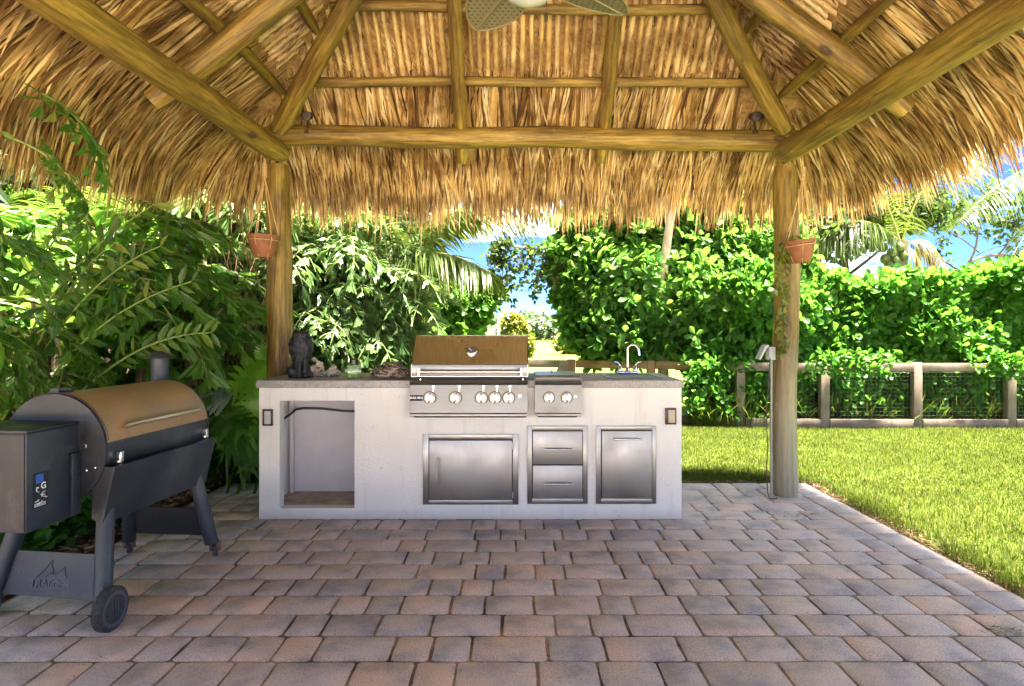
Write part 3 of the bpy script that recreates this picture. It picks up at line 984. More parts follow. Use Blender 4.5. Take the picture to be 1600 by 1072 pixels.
# thermometer on the slanted face
a = Vector((0, YF + 0.02, iz(569))); b = Vector((0, 4.37, 1.206))
sl = (b - a).normalized(); nrm = Vector((0, -sl.z, sl.y))
c = a.lerp(b, 0.46); c.x = ix(736)
q = nrm.to_track_quat('Z', 'Y').to_matrix().to_4x4()
Mt = Matrix.Translation(c) @ q
th = MB().lathe([(0.041, -0.002), (0.041, 0.008), (0.036, 0.014), (0.031, 0.014), (0.030, 0.008)], 28, Mt).build('thermometer', M['steel_handle'], hood)
MB().lathe([(0.0295, 0.006), (0.0295, 0.0085)], 24, Mt).build('dial', m_plain("dial_face", (0.10, 0.10, 0.095), 0.25), th)
MB().box(-0.002, 0.002, -0.004, 0.024, 0.0092, 0.0105, M=Mt @ Matrix.Rotation(R(50), 4, 'Z')).build('needle', M['white'], th)
# dark gap below the band, with four screws
mb = MB(); mb.box(hx0 + 0.01, hx1 - 0.01, YF + 0.012, YF + 0.05, iz(594), iz(588)); mb.build('drip_gap', M['darkgap'], grill, smooth=0)
for xx in (658.5, 817):
    MB().lathe([(0.006, 0), (0.006, 0.004), (0.003, 0.006)], 10, Matrix.Translation((ix(xx), YF + 0.011, iz(592))) @ Matrix.Rotation(R(90), 4, 'X')).build('screw', M['chrome'], grill)
# control panel
pp = [(YF - 0.004, iz(593)), (YF - 0.012, iz(597)), (YF - 0.004, iz(600)), (YF - 0.022, iz(643)), (YF + 0.05, iz(643)), (YF + 0.05, iz(593))]
MB().extr([(X0, y, z) for y, z in pp], (X1 - X0, 0, 0)).build('control_panel', M['steel_panel'], grill, smooth=20)
MB().box(X0 + 0.002, X1 - 0.002, YF - 0.0075, YF - 0.004, iz(600.5), iz(598.5)).build('panel_slot', M['darkgap'], grill, smooth=0)
MB().box(X0 + 0.003, X1 - 0.003, YF - 0.012, YF + 0.05, iz(649), iz(645.0), c=0.002).build('drip_tray', M['steel'], grill)
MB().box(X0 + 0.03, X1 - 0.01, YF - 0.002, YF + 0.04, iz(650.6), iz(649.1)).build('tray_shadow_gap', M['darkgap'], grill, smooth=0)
MB().box(X0 + 0.001, X1 - 0.001, YF + 0.000, YF + 0.05, iz(645.0) + .0005, iz(643) - .0005).build('tray_gap', M['darkgap'], grill, smooth=0)
def yface(yy): return YF - 0.004 - 0.018 * (yy - 600) / 43
def knob(parent, px, py, turn, r=0.034):
    Y0 = yface(py)
    Mk = Matrix.Translation((ix(px), Y0, iz(py))) @ Matrix.Rotation(R(90), 4, 'X')
    k = MB().lathe([(r * 1.12, 0.0), (r * 1.12, 0.005), (r * 1.02, 0.009), (r * 0.90, 0.009), (r * 0.90, 0.022), (r * 0.82, 0.028)], 28, Mk).build('knob', M['steel_knob'], parent)
    mb = MB().box(-0.0075, 0.0075, -r * 0.86, r * 0.86, 0.026, 0.046, c=0.004, M=Mk @ Matrix.Rotation(turn, 4, 'Z'))
    mb.build('grip', M['steel_handle'], k)
    MB().lathe([(r * 1.30, 0.0004), (r * 1.30, 0.003)], 28, Mk).build('bezel', M['black'], k)
    return k
M['steel_knob'] = m_plain("knob_steel", (0.16, 0.16, 0.16), 0.18, 1.0)
for px in (674, 713, 753, 774, 795):
    knob(grill, px, 620, R(random.uniform(-12, 12)) if px < 760 else 0.0)
# pointer marks above knobs
for px in (679, 719, 756, 777, 797):
    mb = MB()
    mb.lathe([(0.006, 0), (0.006, 0.003)], 10, Matrix.Translation((ix(px), YF - 0.0062, iz(602.5))) @ Matrix.Rotation(R(90), 4, 'X'))
    mb.box(ix(px) - 0.0018, ix(px) + 0.0018, YF - 0.0145, YF - 0.006, iz(610), iz(604))
    mb.build('burner_mark', M['chrome'], grill)
bd = MB().box(ix(643.5), ix(663.5), yface(620) - 0.005, yface(620) + 0.006, iz(624.5), iz(615.5), c=0.001).build('badge', M['black'], grill)

def text_mesh(name, body, size, mat, parent, M4, bold=False, ext=0.0006):
    cu = bpy.data.curves.new(name, 'FONT'); cu.body = body; cu.size = size; cu.align_x = 'CENTER'; cu.align_y = 'CENTER'
    cu.extrude = ext
    if bold: cu.offset = size * 0.02
    to = bpy.data.objects.new(name, cu); COL.objects.link(to)
    dg = bpy.context.evaluated_depsgraph_get()
    me = bpy.data.meshes.new_from_object(to.evaluated_get(dg))
    bpy.data.objects.remove(to)
    o = obj(name, me, mat, None)
    me.transform(M4)
    attach(o, parent)
    return o
text_mesh('badge_lettering', 'BULL BBQ', 0.0185, M['white'], bd, Matrix.Translation((ix(653.5), yface(620) - 0.006, iz(620))) @ Matrix.Rotation(R(90), 4, 'X'), bold=True)
MB().lathe([(0.008, 0), (0.008, 0.004)], 12, Matrix.Translation((ix(812), yface(617), iz(617))) @ Matrix.Rotation(R(90), 4, 'X')).build('igniter', M['chrome'], grill)

# ------------------------------------------------------------------ side burner
sb = empty('side_burner', (ix(871), 4.42, iz(649)))
tag(sb, 'small two-knob steel side burner with flat lid right of the grill', 'side burner')
X0, X1 = ix(835.5), ix(907.5)
pp = [(YF - 0.004, iz(594)), (YF - 0.010, iz(597)), (YF - 0.004, iz(600)), (YF - 0.022, iz(643)), (YF + 0.05, iz(643)), (YF + 0.05, iz(594))]
MB().extr([(X0, y, z) for y, z in pp], (X1 - X0, 0, 0)).build('control_panel', M['steel_panel'], sb, smooth=20)
MB().box(X0 + 0.004, X1 - 0.004, YF - 0.0075, YF - 0.004, iz(600.5), iz(598.2)).build('panel_slot', M['darkgap'], sb, smooth=0)
MB().box(X0 + 0.003, X1 - 0.003, YF - 0.014, YF + 0.05, iz(648.5), iz(644.6), c=0.002).build('drip_tray', M['steel'], sb)
MB().box(X0 + 0.02, X1 - 0.03, YF, YF + 0.04, iz(650.4), iz(648.6)).build('tray_gap', M['darkgap'], sb, smooth=0)
MB().box(X0 - 0.004, X1 + 0.004, YF, 4.70, iz(597), iz(594) + .003, c=0.002).build('tub', M['steel'], sb)
MB().box(X0 + 0.0, X1 - 0.0, YF + 0.006, 4.69, iz(594) + .004, iz(589.6), c=0.006).build('lid', M['steel'], sb)
ld = MB()
ld.extr([(X0 + 0.008, YF + 0.05, iz(589.5)), (X0 + 0.008, YF + 0.075, iz(586.6)), (X0 + 0.008, 4.66, iz(586.6)), (X0 + 0.008, 4.68, iz(589.5))], (X1 - X0 - 0.016, 0, 0))
ld.build('lid_top', M['steel'], sb, smooth=20)
mb = MB(); mb.tube([(ix(866), 4.50, iz(586.6)), (ix(866), 4.50, iz(582)), (ix(867), 4.49, iz(580.5))], 0.004, 8); mb.build('lid_knob', M['black'], sb)
for px in (857, 884): knob(sb, px, 619.5, R(random.uniform(-6, 6)), r=0.031)
MB().lathe([(0.006, 0), (0.006, 0.004)], 12, Matrix.Translation((ix(898), yface(618), iz(618))) @ Matrix.Rotation(R(90), 4, 'X')).build('igniter', M['chrome'], sb)

# ------------------------------------------------------------------ sink and tap
ct = iz(594)
sink = empty('sink', (P(983, 588, 4.57).x, 4.57, ct))
tag(sink, 'drop-in steel sink in the counter with tall chrome gooseneck tap', 'sink')
sx0, sx1 = (942 - 805) * 4.55 / 1000, (1026 - 805) * 4.55 / 1000
mb = MB()
ya, yb = 4.36, 4.76
mb.box(sx0, sx1, ya, ya + 0.03, ct + .001, ct + 0.009, c=0.003); mb.box(sx0, sx1, yb - 0.09, yb, ct + .001, ct + 0.009, c=0.003)
mb.box(sx0, sx0 + 0.03, ya + .031, yb - .091, ct + .001, ct + 0.009, c=0.003); mb.box(sx1 - 0.03, sx1, ya + .031, yb - .091, ct + .001, ct + 0.009, c=0.003)
mb.build('rim', M['steel'], sink)
MB().box(sx0 + .031, sx1 - .031, ya + .031, yb - .091, ct + .0005, ct + 0.003).build('basin', m_plain("basin_shadow_steel", (0.2, 0.2, 0.2), 0.3, 1.0), sink, smooth=0)
fx = (981 - 805) * 4.70 / 1000; FY = 4.715; fz = ct + 0.009
tap = MB().box(fx - 0.075, fx + 0.075, FY - 0.03, FY + 0.03, fz, fz + 0.022, c=0.008).build('tap', M['chrome'], sink)
mb = MB()
pts = [(fx, FY, fz + 0.02), (fx, FY, fz + 0.17)]
for k in range(9):
    t = math.pi * k / 8
    pts.append((fx + 0.038 * (1 - math.cos(t)), FY - 0.02 * (1 - math.cos(t)), fz + 0.17 + 0.042 * math.sin(t)))
pts += [(fx + 0.080, FY - 0.042, fz + 0.135)]
mb.tube(pts, [0.008] * (len(pts) - 2) + [0.0085, 0.0095], 12)
mb.lathe([(0.018, 0), (0.014, 0.02), (0.010, 0.03)], 16, Matrix.Translation((fx, FY, fz + 0.02)))
mb.build('spout', M['chrome'], tap)
for sgn in (-1, 1):
    mb = MB(); bx = fx + sgn * 0.055
    mb.lathe([(0.018, 0), (0.016, 0.02), (0.011, 0.035), (0.006, 0.04)], 14, Matrix.Translation((bx, FY, fz + 0.02)))
    mb.tube([(bx, FY, fz + 0.05), (bx + sgn * 0.006, FY, fz + 0.065), (bx + sgn * 0.022, FY - 0.008, fz + 0.082), (bx + sgn * 0.045, FY - 0.012, fz + 0.088)], [0.008, 0.007, 0.006, 0.005], 8)
    mb.build('tap_lever', M['chrome'], tap)

# ------------------------------------------------------------------ ornaments on the counter
def rock_mesh(prof, seed, n=26, amp=0.012, lobes=None, freq=18):
    V = []; F = []
    for i, (rx, ry, cx, z) in enumerate(prof):
        for k in range(n):
            a = 2 * math.pi * k / n
            x, y = rx * math.cos(a), ry * math.sin(a)
            d = amp * mnoise.noise(Vector((x * freq, y * freq, z * freq + seed))) + amp * 0.9 * mnoise.noise(Vector((x * freq * 3, y * freq * 3, z * freq * 3 + seed)))
            l_ = max(math.hypot(x, y), 1e-4)
            V.append((cx + x * (1 + d / l_), y * (1 + d / l_), z))
    for i in range(len(prof) - 1):
        for k in range(n): F.append((i * n + k, i * n + (k + 1) % n, (i + 1) * n + (k + 1) % n, (i + 1) * n + k))
    F.append(tuple(range(n))[::-1]); F.append(tuple((len(prof) - 1) * n + k for k in range(n)))
    mb = MB(); mb.add(V, F); return mb
ks = [(0.082, .07, .0, 0), (.084, .07, 0, .015), (.078, .062, -.004, .04), (.066, .055, -.006, .07), (.056, .05, 0, .10), (.062, .055, .004, .13), (.076, .062, .004, .165), (.082, .066, .002, .20), (.080, .064, 0, .235), (.072, .058, 0, .265), (.060, .05, 0, .29), (.054, .045, 0, .31), (.050, .04, 0.004, .322), (.036, .028, .01, .318)]
kk = []
for i in range(len(ks) - 1):
    for t in (0, 1 / 3, 2 / 3): kk.append(tuple(ks[i][j] + (ks[i + 1][j] - ks[i][j]) * t for j in range(4)))
kk.append(ks[-1])
mb = rock_mesh(kk, 3.1, n=48, amp=0.011, freq=28)
# two forelegs and a haunch, as on a seated animal
for (cx, cy, r0, zz) in ((0.012, -0.055, 0.017, 0.13), (0.046, -0.050, 0.016, 0.13)):
    mb.tube([(cx, cy, 0.005), (cx, cy - 0.004, 0.05), (cx, cy, 0.09), (cx - .002, cy + 0.008, zz)], [r0 * 1.15, r0, r0, r0 * 0.8], 10)
mb.lathe([(0.001, -0.04), (0.03, -0.032), (0.043, 0), (0.03, 0.032), (0.001, 0.04)], 14, Matrix.Translation((-0.045, -0.03, 0.045)))
mb.lathe([(0.001, -0.02), (0.02, -0.015), (0.026, 0), (0.018, 0.015), (0.001, 0.02)], 12, Matrix.Translation((0.052, -0.068, 0.02)))
figm = m_plain("black_lava_stone", (0.008, 0.008, 0.013), 0.45, nscale=55, var=0.8, bmp=1.0)
o = mb.build('stone_figure', figm, smooth=60); o.location = (-1.488, 4.44, ct)
tag(o, 'rough black stone figure standing on the counter beside the left post', 'figurine')

# pale coral lumps
def coral(seed, sx, sy, sz):
    mb = MB(); rr = random.Random(seed)
    for k in range(40):
        a = rr.uniform(0, 6.28); rad = rr.random() ** .5
        x, y = rad * sx * math.cos(a), rad * sy * math.sin(a); z = rr.random() * sz * (1 - rad * 0.55)
        r = rr.uniform(0.008, 0.020)
        mb.lathe([(0.001, -r), (r * .8, -r * .6), (r, 0), (r * .7, r * .7), (0.001, r)], 7, Matrix.Translation((x, y, max(z, r))) @ Matrix.Rotation(rr.uniform(0, 3), 4, 'X') @ Matrix.Rotation(rr.uniform(0, 3), 4, 'Y'))
    return mb
cm = m_plain("bleached_coral", (0.55, 0.47, 0.40), 0.9, nscale=60, var=0.55, bmp=1.0)
for (px, sx, sz, seed, lab) in ((494, 0.055, 0.155, 4, 'tall pale coral lump just right of the black stone figure'), (519, 0.045, 0.085, 9, 'low pale coral lump between the tall coral and the glass jar')):
    o = coral(seed, sx, 0.04, sz).build('coral', cm, smooth=60); o.location = (P(px, 0, 4.55).x, 4.55, ct)
    tag(o, lab, 'coral', 'coral lumps on the counter')
    cm = M.setdefault('coral', cm)

# green glass jar with black lid
jar = empty('glass_jar', (P(553, 0, 4.45).x, 4.45, ct)); tag(jar, 'square pale green glass jar with a short black stopper', 'jar')
gl, n_, l_, b_ = newmat("green_glass")
b_.inputs['Base Color'].default_value = (0.35, 0.55, 0.22, 1); b_.inputs['Transmission Weight'].default_value = 0.55; b_.inputs['Roughness'].default_value = 0.15
jar.rotation_euler = (0, 0, R(18))
MB().box(-0.048, 0.048, -0.048, 0.048, 0, 0.092, c=0.008).build('glass_body', gl, jar, local=True)
MB().lathe([(0.031, 0.0925), (0.031, 0.125), (0.027, 0.13)], 20).build('stopper', M['black'], jar, local=True)

# driftwood heap
rr = random.Random(12)
mb = MB()
for k in range(190):
    a = rr.uniform(0, 6.283); rad = rr.uniform(0.25, 1.0)
    c0 = Vector((0.135 * rad * math.cos(a), 0.10 * rad * math.sin(a), rr.uniform(0.006, 0.115 * (1.1 - rad * 0.75))))
    ta = a + math.pi / 2 + rr.gauss(0, 0.6)
    L = rr.uniform(0.03, 0.07)
    d = Vector((math.cos(ta), math.sin(ta), rr.gauss(0, 0.3))).normalized()
    p0 = c0 - d * L; p1 = c0 + d * L
    for p in (p0, p1): p.z = max(p.z, 0.005)
    mid = (p0 + p1) / 2 + Vector((0, 0, rr.uniform(0, 0.02)))
    r = rr.uniform(0.003, 0.007)
    mb.tube([p0, mid, p1], [r * 0.6, r, r * 0.5], 6)
dm = m_thatch("driftwood", [(0, (0.12, 0.085, 0.06)), (0.4, (0.30, 0.235, 0.18)), (1, (0.55, 0.47, 0.40))])
o = mb.build('driftwood_wreath', dm); o.location = (P(609, 0, 4.42).x, 4.42, ct)
tag(o, 'heaped wreath of grey driftwood twigs on the counter left of the grill', 'wreath')

# ------------------------------------------------------------------ pellet smoker
sm = empty('pellet_smoker', (-2.01, 2.8, 0), rz=-math.atan2(0.07, 0.75))
tag(sm, 'black pellet smoker with bronze barrel hood, side hopper, folded shelf and wheels', 'smoker')
BL = 0.76; BR = 0.24; BZ = 0.725
def arc(r, a0, a1, n, y):
    return [(r * math.cos(R(a0 + (a1 - a0) * k / n)), y, BZ + r * math.sin(R(a0 + (a1 - a0) * k / n))) for k in range(n + 1)]
def barrel_shell(r0, r1, a0, a1, n, y0, y1):
    mb = MB()
    o1 = arc(r1, a0, a1, n, y0); i1 = arc(r0, a0, a1, n, y0)
    poly = o1 + i1[::-1]
    V = [Vector(p) for p in poly] + [Vector(p) + Vector((0, y1 - y0, 0)) for p in poly]
    m = len(poly); F = []
    for k in range(m): F.append((k, (k + 1) % m, m + (k + 1) % m, m + k))
    for k in range(n):
        F.append((k, k + 1, m - 2 - k, m - 1 - k)); F.append((m + k, m + m - 1 - k, m + m - 2 - k, m + k + 1))
    mb.add(V, F); return mb
# lower drum with ends
mb = MB()
ring = arc(BR - 0.004, 0, 360, 48, 0.0)[:-1]
mb.extr(ring, (0, BL, 0))
drum = mb.build('drum', M['powder2'], sm, local=True, smooth=30)
ring = arc(BR + 0.004, 0, 360, 48, -0.012)[:-1]
mb = MB(); mb.extr(ring, (0, 0.012 - 0.001, 0))
ep = mb.build('end_disc', M['powder'], sm, local=True, smooth=30)
ring = arc(BR + 0.004, 0, 360, 48, BL + 0.001)[:-1]
MB().extr(ring, (0, 0.010, 0)).build('end_disc', M['powder'], sm, local=True, smooth=30)
hd = barrel_shell(BR - 0.003, BR + 0.006, 8, 165, 36, 0.004, BL - 0.004).build('hood', M['hoodb'], sm, local=True, smooth=30)
mb = MB()
rim = [Vector(p) for p in arc(BR + 0.007, 10, 165, 34, 0.003)]
mb.tube(rim, 0.004, 6); mb.build('hood_rim', M['bronze'], hd, local=False)
bpy.context.view_layer.update()
def sub(mbobj, parent):       # a mesh written in the smoker's own frame, parented one level deeper
    mbobj.parent = parent
    mbobj.matrix_parent_inverse = Matrix.Identity(4)
    return mbobj
for o in list(hd.children): o.matrix_parent_inverse = Matrix.Identity(4)
def smb(mb, name, mat, parent=None, smooth=35):
    o = mb.build(name, mat, None, smooth=smooth)
    o.parent = parent or sm
    return o
ha = R(20); hr = BR + 0.045
pts = [((hr - 0.012) * math.cos(ha), 0.10, BZ + (hr - .012) * math.sin(ha)), (hr * math.cos(ha), 0.13, BZ + hr * math.sin(ha)), ((hr + .006) * math.cos(ha), BL * .5, BZ + (hr + .006) * math.sin(ha)), (hr * math.cos(ha), BL - 0.13, BZ + hr * math.sin(ha)), ((hr - 0.012) * math.cos(ha), BL - 0.10, BZ + (hr - .012) * math.sin(ha))]
mb = MB(); mb.tube(pts, 0.0085, 10)
for k in (1, 3):
    p = Vector(pts[k]); mb.cyl(p, (BR * math.cos(ha), p.y, BZ + BR * math.sin(ha)), 0.006, n=8)
smb(mb, 'handle', m_plain("warm_steel", (0.62, 0.55, 0.45), 0.3, 0.9), hd)
mb = MB(); mb.cyl((-.035, 0.06, BZ + BR + 0.016), (.03, 0.06, BZ + BR + 0.016), 0.009, n=8); mb.box(-.07, -.03, 0.05, 0.14, BZ + BR - .02, BZ + BR + .022)
smb(mb, 'hood_hinge', M['powder'], hd)
# hopper
hp = MB().box(-0.36, 0.115, -0.275, -0.014, 0.447, 0.838, c=0.004)
hopper = smb(hp, 'hopper', M['powder2'])
mb = MB().box(-0.365, 0.122, -0.283, -0.013, 0.839, 0.853, c=0.003)
smb(mb, 'hopper_lid', M['powder'], hopper)
mb = MB().box(-0.355, 0.108, -0.279, -0.2755, 0.452, 0.834)
smb(mb, 'hopper_front_shade', M['powder'], hopper)  # shade of this face put into a darker coat over the hopper
mb = MB().box(0.1155, 0.130, -0.06, -0.013, 0.455, 0.72, c=0.002); smb(mb, 'side_flange', M['powder2'], hopper)
# controller print: blue block, white digits and lines
def on_side(name, y0, y1, z0, z1, mat, e=0.0012, parent=None):
    return smb(MB().box(0.1152, 0.1152 + e, y0, y1, z0, z1), name, mat, parent or hopper, smooth=0)
dec = on_side('sticker', -0.246, -0.171, 0.535, 0.675, M['powder'], e=0.0008)
def m_print():
    m, n, l, b = newmat("sticker_print")
    co = n.new("ShaderNodeTexCoord").outputs['Object']
    sx = n.new("ShaderNodeSeparateXYZ"); l.new(co, sx.inputs[0])
    return m
smb(MB().box(0.1164, 0.1170, -0.232, -0.196, 0.632, 0.668), 'sticker_emblem', M['blue'], hopper, smooth=0)
MSide = lambda y, z: Matrix.Translation((0.1173, y, z)) @ Matrix.Rotation(R(90), 4, 'Z') @ Matrix.Rotation(R(90), 4, 'X')
def stext(body, y, z, size, mat=M['white'], bold=True):
    o = text_mesh('sticker_text', body, size, mat, None, MSide(y, z), bold, ext=0.0003)
    o.parent = hopper
    return o
stext('r', -0.226, 0.612, 0.036)
stext('G', -0.196, 0.618, 0.036)
_r = random.Random(3)
mb = MB()
for k in range(13):          # unreadably worn print: short white strokes
    y_ = -0.238 + _r.random() * 0.05; z_ = 0.548 + 0.004 * k
    mb.box(0.1164, 0.1169, y_, y_ + _r.uniform(0.006, 0.02), z_, z_ + 0.0026)
for k in range(3): mb.box(0.1164, 0.1169, -0.240, -0.185, 0.541 + 0.005 * k, 0.5432 + 0.005 * k)
smb(mb, 'worn_print', M['white'], hopper, smooth=0)
mb = MB()
for k in range(4): mb.box(0.1164, 0.1169, -0.236 + 0.004 * k, -0.205 + .004 * k, 0.634 + 0.0035 * k, 0.6355 + 0.0035 * k)
# small hardware on the near disc
mb = MB()
for (x, z) in ((0.155, 0.655), (0.20, 0.668), (0.07, BZ + 0.10)):
    pass
Mf = lambda x, z: Matrix.Translation((x, -0.0125, z)) @ Matrix.Rotation(R(90), 4, 'X')
mb.lathe([(0.013, 0), (0.013, 0.003), (0.008, 0.004)], 14, Mf(0.145, 0.745))
smb(mb, 'probe_port', M['steel_handle'], ep)
mb = MB(); mb.lathe([(0.0075, 0.0), (0.0075, 0.006)], 12, Mf(0.145, 0.745)); smb(mb, 'port_hole', M['black'], ep)
for (x, z) in ((0.155, 0.640), (0.195, 0.652)):
    smb(MB().lathe([(0.006, 0), (0.006, 0.003), (0.002, 0.005)], 8, Mf(x, z)), 'bolt', M['chrome'], ep)
# folded front shelf
mb = MB()
tl = Vector((0.285, -0.01, 0.655)); bl = Vector((0.225, -0.01, 0.405))
nn = (tl - bl).cross(Vector((0, 1, 0))).normalized() * 0.012
if nn.x > 0: nn = -nn
mb.extr([tl, bl, bl + nn, tl + nn], (0, BL + 0.02, 0))
sh = smb(mb, 'folding_shelf', M['powder2'])
mb = MB(); mb.extr([tl + Vector((-.012, 0.002, 0)), bl + Vector((-.012, .002, 0)), Vector((0.175, -0.008, 0.43)), Vector((0.18, -0.008, 0.655))], (0, 0.006, 0))
smb(mb, 'shelf_end', M['powder'], sh, smooth=0)
mb = MB()
for yy in (0.05, BL - 0.05):
    mb.box(0.236, 0.266, yy, yy + 0.02, 0.655, 0.71, c=0.002); mb.cyl((0.25, yy - .01, 0.665), (0.25, yy + 0.03, 0.665), 0.008, n=10)
smb(mb, 'shelf_bracket', M['steel_handle'], sh)
# legs, panels
def leg(x0, y0, x1, y1, zt_=0.50):
    return MB().cyl((x0, y0, zt_), (x1, y1, 0.012), 0.036, 0.036, n=18)
L1 = smb(leg(0.185, 0.07, 0.275, -0.075, 0.58), 'leg', M['powder2'])
L2 = smb(leg(-0.165, 0.07, -0.285, -0.04, 0.58), 'leg', M['powder2'])
L3 = smb(MB().cyl((0.185, BL - 0.07, 0.56), (0.265, BL + 0.00, 0.075), 0.036, n=18), 'leg', M['powder2'])
L4 = smb(MB().cyl((-0.165, BL - 0.07, 0.56), (-0.22, BL + 0.00, 0.075), 0.036, n=18), 'leg', M['powder2'])
def at(pa, pb, z):
    pa = Vector(pa); pb = Vector(pb); t = (pa.z - z) / (pa.z - pb.z); return pa.lerp(pb, t)
a0, a1 = (0.185, 0.07, 0.58), (0.275, -0.075, 0.012); b0, b1 = (-0.165, 0.07, 0.58), (-0.285, -0.04, 0.012)
zt1, zb1 = 0.275, 0.095
q = [at(b0, b1, zt1) + Vector((.03, 0, 0)), at(a0, a1, zt1) - Vector((.03, 0, 0)), at(a0, a1, zb1) - Vector((.03, 0, 0)), at(b0, b1, zb1) + Vector((.03, 0, 0))]
pl = smb(MB().extr(q, (0, 0.012, 0)), 'end_panel', M['powder2'], smooth=0)
# embossed words and mountain mark on the near panel
cn = sum(q, Vector()) / 4
ux = (q[1] - q[0]).normalized(); uz = ((q[0] + q[1]) / 2 - (q[3] + q[2]) / 2).normalized(); un = ux.cross(uz)
rot = Matrix((ux, uz, un)).transposed().to_4x4()
emb = m_plain("embossed_paint", (0.06, 0.07, 0.085), 0.5)
o = text_mesh('embossed_lettering', 'TRAEGER', 0.047, emb, None, Matrix.Translation(cn + uz * -0.040 + un * 0.001) @ rot, ext=0.0012); o.parent = pl
mb = MB()
def lp(u, v): return cn + ux * u + uz * v + un * 0.001
mb.tube([lp(-.075, -.012), lp(-.04, 0.018), lp(-.018, 0.052), lp(-.004, 0.03), lp(.006, 0.006)], 0.0022, 5)
mb.tube([lp(-.018, 0.052), lp(-.012, .06), lp(-.004, 0.05)], 0.0022, 5)
mb.tube([lp(-.03, -.008), lp(-.008, 0.008), lp(.012, -.002), lp(.03, .012), lp(.055, .034), lp(.06, .01), lp(.075, -.010)], 0.0022, 5)
smb(mb, 'embossed_emblem', emb, pl)
a0, a1 = (0.185, BL - 0.07, 0.56), (0.265, BL, 0.075); b0, b1 = (-0.165, BL - 0.07, 0.56), (-0.22, BL, 0.075)
q = [at(b0, b1, .27) + Vector((.03, 0, 0)), at(a0, a1, .27) - Vector((.03, 0, 0)), at(a0, a1, .115) - Vector((.03, 0, 0)), at(b0, b1, .115) + Vector((.03, 0, 0))]
smb(MB().extr(q, (0, 0.012, 0)), 'end_panel', M['powder'], smooth=0)
# wheels
def wheel(x, y):
    Mw = Matrix.Translation((x, y, 0.088)) @ Matrix.Rotation(R(90), 4, 'Y')
    prof_ = [(0.05, -0.022), (0.080, -0.022), (0.087, -0.017), (0.087, 0.017), (0.080, 0.022), (0.070, 0.022)]
    ty = smb(MB().lathe(prof_, 40, Mw), 'wheel', M['tyre'])
    treads = MB()
    for k in range(30):
        treads.box(0.0868, 0.0905, -0.006, 0.006, -0.016, 0.016, M=Mw @ Matrix.Rotation(2 * math.pi * k / 30, 4, 'Z') @ Matrix.Rotation(0.0, 4, 'X'))
    smb(treads, 'tread', M['tyre'], ty, smooth=0)
    hub = smb(MB().lathe([(0.072, 0.012), (0.072, 0.0235), (0.058, 0.0235), (0.056, 0.019), (0.001, 0.019)], 36, Mw), 'hub', m_powder("wheel_plastic", (0.05, 0.06, 0.075), 0.2), ty)
    smb(MB().box(-0.050, 0.050, -0.004, 0.004, 0.0185, 0.024, M=Mw).box(-0.044, 0.044, 0.016, 0.022, 0.0185, 0.023, M=Mw).box(-0.044, 0.044, -0.022, -0.016, 0.0185, 0.023, M=Mw), 'hub_rib', M['powder2'], ty, smooth=0)
wheel(0.335, -0.135 + 0.03)
wheel(-0.345, -0.10 + 0.03)
for (x, y) in ((0.275, BL + .005), (-0.228, BL + 0.005)):
    Mc = Matrix.Translation((x + .01, y, 0.034)) @ Matrix.Rotation(R(25), 4, 'Z') @ Matrix.Rotation(R(90), 4, 'Y')
    c_ = smb(MB().lathe([(0.01, -0.011), (0.031, -0.011), (0.033, -0.007), (0.033, 0.007), (0.031, 0.011), (0.01, 0.012)], 20, Mc), 'caster', M['tyre'])
    smb(MB().box(x - 0.016, x - 0.003, y - .018, y + .018, 0.03, 0.075).box(x + 0.022, x + 0.032, y - .018, y + .018, 0.03, 0.075), 'fork', m_powder("rusty_fork", (0.14, 0.07, 0.05), 0.5), c_)
# chimney
cx_, cy_ = -0.10, BL + 0.09
mb = MB(); mb.cyl((cx_, cy_, 0.62), (cx_, cy_, 1.085), 0.046, n=20); mb.cyl((cx_, cy_, 0.66), (cx_, BL - 0.01, 0.66), 0.046, n=16)
ch = smb(mb, 'chimney', M['powder2'])
mb = MB(); mb.lathe([(0.076, 1.088), (0.078, 1.092), (0.03, 1.118), (0.012, 1.126), (0.001, 1.128)], 24, Matrix.Translation((cx_, cy_, 0))); mb.cyl((cx_, cy_, 1.06), (cx_, cy_, 1.10), 0.006, n=6)
smb(mb, 'chimney_cap', M['powder'], ch)

# ------------------------------------------------------------------ ceiling fan
fan = empty('ceiling_fan', (0.05, 2.28, 2.55))
tag(fan, 'ceiling fan with woven palm-leaf blades and round white light, hung from the ridge', 'ceiling fan')
mb = MB(); mb.lathe([(0.03, 0.02), (0.085, 0.03), (0.10, 0.07), (0.095, 0.13), (0.05, 0.16), (0.016, 0.17)], 28); mb.cyl((0, 0, 0.16), (0, 0, RZ - 2.55 - 0.07), 0.014, n=12)
mb.build('motor', M['bronze'], fan, local=True)
mb = MB(); mb.lathe([(0.001, -0.138), (0.04, -0.133), (0.075, -0.118), (0.096, -0.09), (0.105, -0.06), (0.085, -0.02), (0.06, 0.015)], 28)
mb.build('light_globe', m_plain("opal_glass", (0.42, 0.44, 0.41), 0.25), fan, local=True)
mb = MB(); mb.tube([(0.055, -0.06, 0.02), (0.058, -0.06, -0.10), (0.058, -0.06, -0.20)], 0.0012, 5); mb.lathe([(0.001, -0.235), (0.005, -0.23), (0.005, -0.205), (0.001, -0.2)], 8, Matrix.Translation((0.058, -0.06, 0)))
mb.build('pull_chain', M['bronze'], fan, local=True)
def m_wicker():
    m, n, l, b = newmat("woven_wicker")
    b.inputs['Base Color'].default_value = (0.17, 0.15, 0.075, 1); b.inputs['Roughness'].default_value = 0.7
    return m
M['wicker'] = m_wicker(); M['wickerd'] = m_plain("dark_wicker", (0.035, 0.032, 0.016), 0.7)
